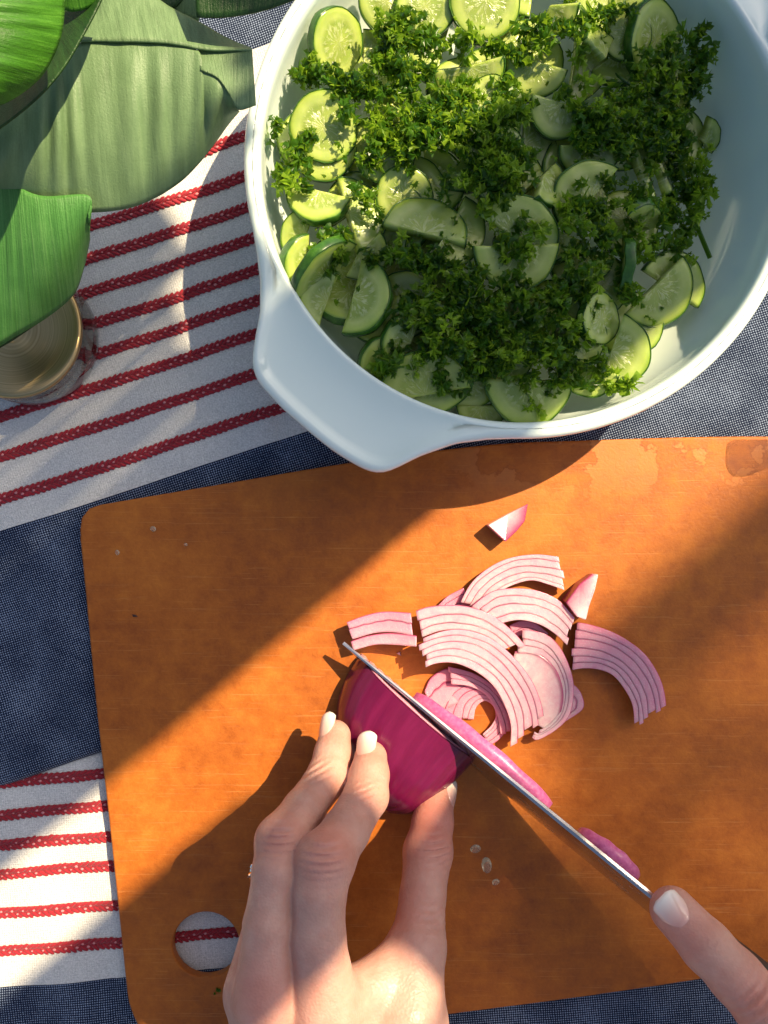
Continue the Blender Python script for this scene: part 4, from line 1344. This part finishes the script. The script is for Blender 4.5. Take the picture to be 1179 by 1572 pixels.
# ------------------------------------------------------------------ jar with gold lid
jc = W(18, 505, .030)
def lathe(name, prof, mat, parent, n=96, close=False):
    V, F = [], []
    for (r, z) in prof:
        for i in range(n):
            a = i / n * 2 * math.pi; V.append((r * math.cos(a), r * math.sin(a), z))
    for k in range(len(prof) - 1):
        for i in range(n):
            F.append((k * n + i, k * n + (i + 1) % n, (k + 1) * n + (i + 1) % n, (k + 1) * n + i))
    me = bpy.data.meshes.new(name); me.from_pydata(V, [], F); me.materials.append(mat)
    bm = bmesh.new(); bm.from_mesh(me); bmesh.ops.remove_doubles(bm, verts=bm.verts, dist=1e-6); bmesh.ops.recalc_face_normals(bm, faces=bm.faces); bm.to_mesh(me); bm.free()
    for p in me.polygons: p.use_smooth = True
    o = bpy.data.objects.new(name, me); COL.objects.link(o)
    o.parent = parent
    return o
jar = thing('glass_jar', 'clear glass jar with a round brushed gold lid beneath the green leaves', 'jar', (jc.x, jc.y, .0046))
lr = 106 / S(.030)
lathe('glass_body', [(0, .0002), (lr - .002, .0002), (lr, .0015), (lr + .0004, .004), (lr + .0004, .019), (lr - .001, .0215), (lr - .004, .0222), (lr - .0046, .020), (lr - .0046, .006), (lr - .008, .0035), (0, .0032)], M['glass'], jar)
ld = lathe('lid', [(0, .0254), (lr * .30, .02535), (lr * .6, .0253), (lr - .003, .0252), (lr - .0012, .02515), (lr - .0004, .0248), (lr, .0243), (lr, .0226), (lr - .0005, .0223), (0, .0223)], M['brass'], jar)
ld.data.polygons.foreach_set('use_smooth', [abs(p.normal.z) < .999 or p.center.z > .02 for p in ld.data.polygons])

# ------------------------------------------------------------------ plant
pr = thing('potted_plant', 'broad leaved green plant leaning over the jar at the top left', 'plant', tuple(W(-190, 60, 0)))
def leaf_patch(up, lo, zf, ripple=0.0004, freq=90, nu=60, nv=26, fold=None):
    U = spline(up, nu); Lo = spline(lo, nu)
    V, uv = [], []
    for i in range(nu):
        for j in range(nv):
            q = j / (nv - 1); s_ = i / (nu - 1)
            p = U[i] * (1 - q) + Lo[i] * q
            z = zf(s_, q) + ripple * math.sin(s_ * freq + 3 * q + 1.3 * math.sin(s_ * 17)) * math.sin(math.pi * q) * (.6 + .4 * math.sin(s_ * 23))
            V.append(W(p[0], p[1], z)); uv.append((s_, q))
    return V, uv, grid_faces(nu, nv)
def leaf(patches, mat, label=None, th=.0007):
    V, uv, F = [], [], []
    for (v, u_, f) in patches:
        b = len(V); V += v; uv += u_; F += [tuple(i + b for i in q) for q in f]
    o = mesh_obj('leaf', V, F, mat, pr, uv=uv)
    sd = o.modifiers.new('thickness', 'SOLIDIFY'); sd.thickness = th; sd.offset = 0
    if label: o['label'] = label
    return o
# C: lower left
leaf([leaf_patch([(-60, 240), (0, 270), (60, 300), (135, 300), (136, 330)], [(-60, 560), (-10, 536), (25, 515), (70, 488), (112, 452), (128, 410), (137, 368)], lambda s, q: .092 - .030 * q * q + .006 * math.sin(2.5 * s), .0003, 60)], M['leaf_c'], 'lower green leaf over the jar')
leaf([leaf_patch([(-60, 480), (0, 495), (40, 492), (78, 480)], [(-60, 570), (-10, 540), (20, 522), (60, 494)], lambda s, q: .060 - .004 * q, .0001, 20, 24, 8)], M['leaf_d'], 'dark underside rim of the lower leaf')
# B: large olive leaf in three facets
midr = [(60, 60), (110, 62), (160, 63), (210, 64), (260, 67), (305, 77)]
leaf([leaf_patch([(-60, 215), (0, 188), (50, 150), (100, 90), (135, 62), (200, 64), (260, 67), (304, 78), (312, 106), (332, 118), (348, 138), (366, 168)],
                 [(-60, 270), (0, 300), (40, 315), (85, 324), (135, 326), (190, 321), (235, 305), (275, 280), (305, 250), (330, 218), (350, 190), (367, 170)],
                 lambda s, q: .112 - .020 * q ** 2 - .006 * s * s, .0012, 78, 110, 30),
      leaf_patch([(120, 40), (150, 6), (160, -20), (222, -12), (262, 12), (305, 34), (348, 59), (386, 75)],
                 [(120, 64), (150, 63), (180, 64), (210, 64), (250, 66), (280, 70), (320, 77), (386, 77)], lambda s, q: .108 + .004 * q - .006 * s * s, .0003, 25, 50, 12),
      leaf_patch([(303, 77), (330, 76), (360, 76), (387, 76)], [(308, 108), (334, 120), (352, 145), (365, 168), (393, 161)], lambda s, q: .1065 + .002 * q - .001 * s, .0001, 8, 20, 14)],
     M['leaf_b'], 'largest leaf, dull olive with a folded tip by the bowl')
# dark leaf between
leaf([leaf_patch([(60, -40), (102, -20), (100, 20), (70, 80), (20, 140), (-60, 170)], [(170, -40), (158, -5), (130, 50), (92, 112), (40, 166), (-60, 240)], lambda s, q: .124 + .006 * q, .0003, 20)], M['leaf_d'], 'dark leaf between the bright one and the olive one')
# A: bright leaf
leaf([leaf_patch([(-80, -60), (-60, 0), (-60, 60), (-60, 110), (-60, 160)], [(100, -60), (99, 0), (92, 58), (66, 112), (24, 148), (-20, 168)], lambda s, q: .165 - .018 * q * q, .0005, 50)], M['leaf_a'], 'bright sunlit leaf in the corner')
leaf([leaf_patch([(95, -60), (100, -40), (140, -40), (170, -40)], [(96, 14), (112, 18), (135, 12), (160, -8)], lambda s, q: .135 - .006 * q, .0002, 12, 20, 10)], M['leaf_a'])
leaf([leaf_patch([(222, -40), (240, -36), (270, -40), (308, -40)], [(232, 2), (262, 18), (284, 26), (305, 34)], lambda s, q: .100 - .004 * q, .0002, 12, 20, 10)], M['leaf_b'])
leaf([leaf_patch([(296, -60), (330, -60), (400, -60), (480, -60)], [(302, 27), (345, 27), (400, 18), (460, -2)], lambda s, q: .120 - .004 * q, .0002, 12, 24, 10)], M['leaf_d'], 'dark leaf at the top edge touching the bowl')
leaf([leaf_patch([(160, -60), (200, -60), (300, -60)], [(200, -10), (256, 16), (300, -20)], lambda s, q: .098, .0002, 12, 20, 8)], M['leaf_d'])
# stalks and pot beyond the picture
def tube(name, pts, r, mat, parent):
    V, F = [], []
    P = spline(pts, 16)
    for i, p in enumerate(P):
        d = Vector(P[min(i + 1, 15)] - P[max(i - 1, 0)]).normalized(); u = d.cross(Vector((.3, .2, 1))).normalized(); w_ = d.cross(u)
        for j in range(8):
            a = j / 8 * 2 * math.pi; V.append(Vector(p) + (u * math.cos(a) + w_ * math.sin(a)) * r * (1 - .4 * i / 15))
    for i in range(15):
        for j in range(8): F.append((i * 8 + j, i * 8 + (j + 1) % 8, (i + 1) * 8 + (j + 1) % 8, (i + 1) * 8 + j))
    o = mesh_obj(name, V, F, mat, parent); recalc(o); return o
pc = W(-190, 60, 0)
for (px, py, z) in ((-60, 240, .118), (-60, 400, .090), (-60, 50, .163), (100, -55, .130), (240, -45, .098), (380, -60, .118)):
    e = W(px, py, z)
    tube('stalk', [(pc.x, pc.y, .05), ((pc.x + e.x) / 2 - .01, (pc.y + e.y) / 2, .11), tuple(e)], .0025, M['leaf_c'], pr)
po = lathe('pot', [(0, .0035), (.032, .0035), (.034, .006), (.042, .060), (.044, .062), (.042, .064), (.038, .062), (.030, .052), (0, .050)], simple('terracotta', (.35, .14, .07), .8), pr)

# ------------------------------------------------------------------ unseen casters added towards the sun to shade the table
eh = Vector((.766, .643, 0)); nh = Vector((.643, -.766, 0)); TAN = math.tan(ELEV)
def shade_box(name, n0, n1, h0, h1, D, th, mat, parent=None):
    """plank across the sun's path; n in picture units across the sun direction, h = height of the ray over the table"""
    a, b = (n0 - 981.1) / K, (n1 - 981.1) / K
    z0, z1 = h0 - .0119 + D * TAN, h1 - .0119 + D * TAN
    z0 = max(z0, -.75)
    rot = Matrix((( eh.x, nh.x, 0, 0), (eh.y, nh.y, 0, 0), (0, 0, 1, 0), (0, 0, 0, 1)))
    o = box(name, mat, D - th / 2, D + th / 2, a, b, z0, z1, parent, rot)
    return o
fr = thing('shade_caster_frame', 'unseen wooden post and cross boards added towards the sun to shade the table', 'shade caster', tuple(eh * .65 + Vector((0, 0, -.75))))
PD = .65  # unseen frame added for its shadows, board edges solved from shadow outlines
shade_box('post', 676, 1030, -3, 1.0, PD, .06, M['wood'], fr)
shade_box('board', 350, 470, .010, .046, PD, .02, M['wood'], fr)
shade_box('board', 472, 508, .010, .048, PD, .02, M['wood'], fr)
shade_box('board', 510, 546, .031, .42, PD, .02, M['wood'], fr)
shade_box('board', 548, 578, .034, .42, PD, .02, M['wood'], fr)
shade_box('board', 580, 674, .043, .42, PD, .02, M['wood'], fr)
shade_box('board', 1032, 1500, .36, .46, PD, .02, M['wood'], fr)
shade_box('board', 1172, 1345, .175, .358, PD, .02, M['wood'], fr)
shade_box('board', 1347, 1490, .095, .197, PD, .02, M['wood'], fr)
shade_box('board', 1492, 1500, .095, .358, PD, .02, M['wood'], fr)
ch = thing('shade_caster_post', 'unseen wooden post added farther out to shade the board', 'post', tuple(eh * 2.6 + Vector((0, 0, -.75))))  # unseen, added for the soft shade band on the board's right
shade_box('post', 1300, 1470, -6, .005, 2.6, .06, M['wood'], ch)
# leaves of an unseen tree, added to dapple the right of the board
srng = random.Random(8)
V, F = [], []
D = 3.6
for _ in range(3000):
    n_ = srng.uniform(1440, 2700); h_ = srng.uniform(-.40, .19)
    dd = D + srng.uniform(-.25, .25)
    c = eh * dd + nh * ((n_ - 981.1) / K) + Vector((0, 0, h_ - .0119 + dd * TAN))
    a = Vector((srng.gauss(0, 1), srng.gauss(0, 1), srng.gauss(0, 1))).normalized(); b = a.orthogonal().normalized()
    l_, w_ = srng.uniform(.018, .030), .010
    i = len(V)
    V += [c - a * l_, c + b * w_, c + a * l_, c - b * w_]; F.append((i, i + 1, i + 2, i + 3))
for _ in range(600):  # denser leaves added to weaken the right hand's shadow
    n_ = srng.uniform(1500, 2300); h_ = srng.uniform(.06, .19)
    c = eh * D + nh * ((n_ - 981.1) / K) + Vector((0, 0, h_ - .0119 + D * TAN))
    a = Vector((srng.gauss(0, 1), srng.gauss(0, 1), srng.gauss(0, 1))).normalized(); b = a.orthogonal().normalized()
    i = len(V)
    V += [c - a * .022, c + b * .009, c + a * .022, c - b * .009]; F.append((i, i + 1, i + 2, i + 3))
sh = thing('shade_caster_tree', 'unseen leafy tree added beyond the table to dapple the board', 'tree', tuple(eh * D + nh * .35 + Vector((0, 0, -.75))))
mesh_obj('crown', V, F, M['leaf_c'], sh, smooth=False, uv=[(0, 0)] * len(V))
q = eh * D + nh * .30
tube('trunk', [(q.x, q.y, -.75), (q.x + .02, q.y, .8), (q.x, q.y, D * TAN + .1)], .02, M['wood'], sh)
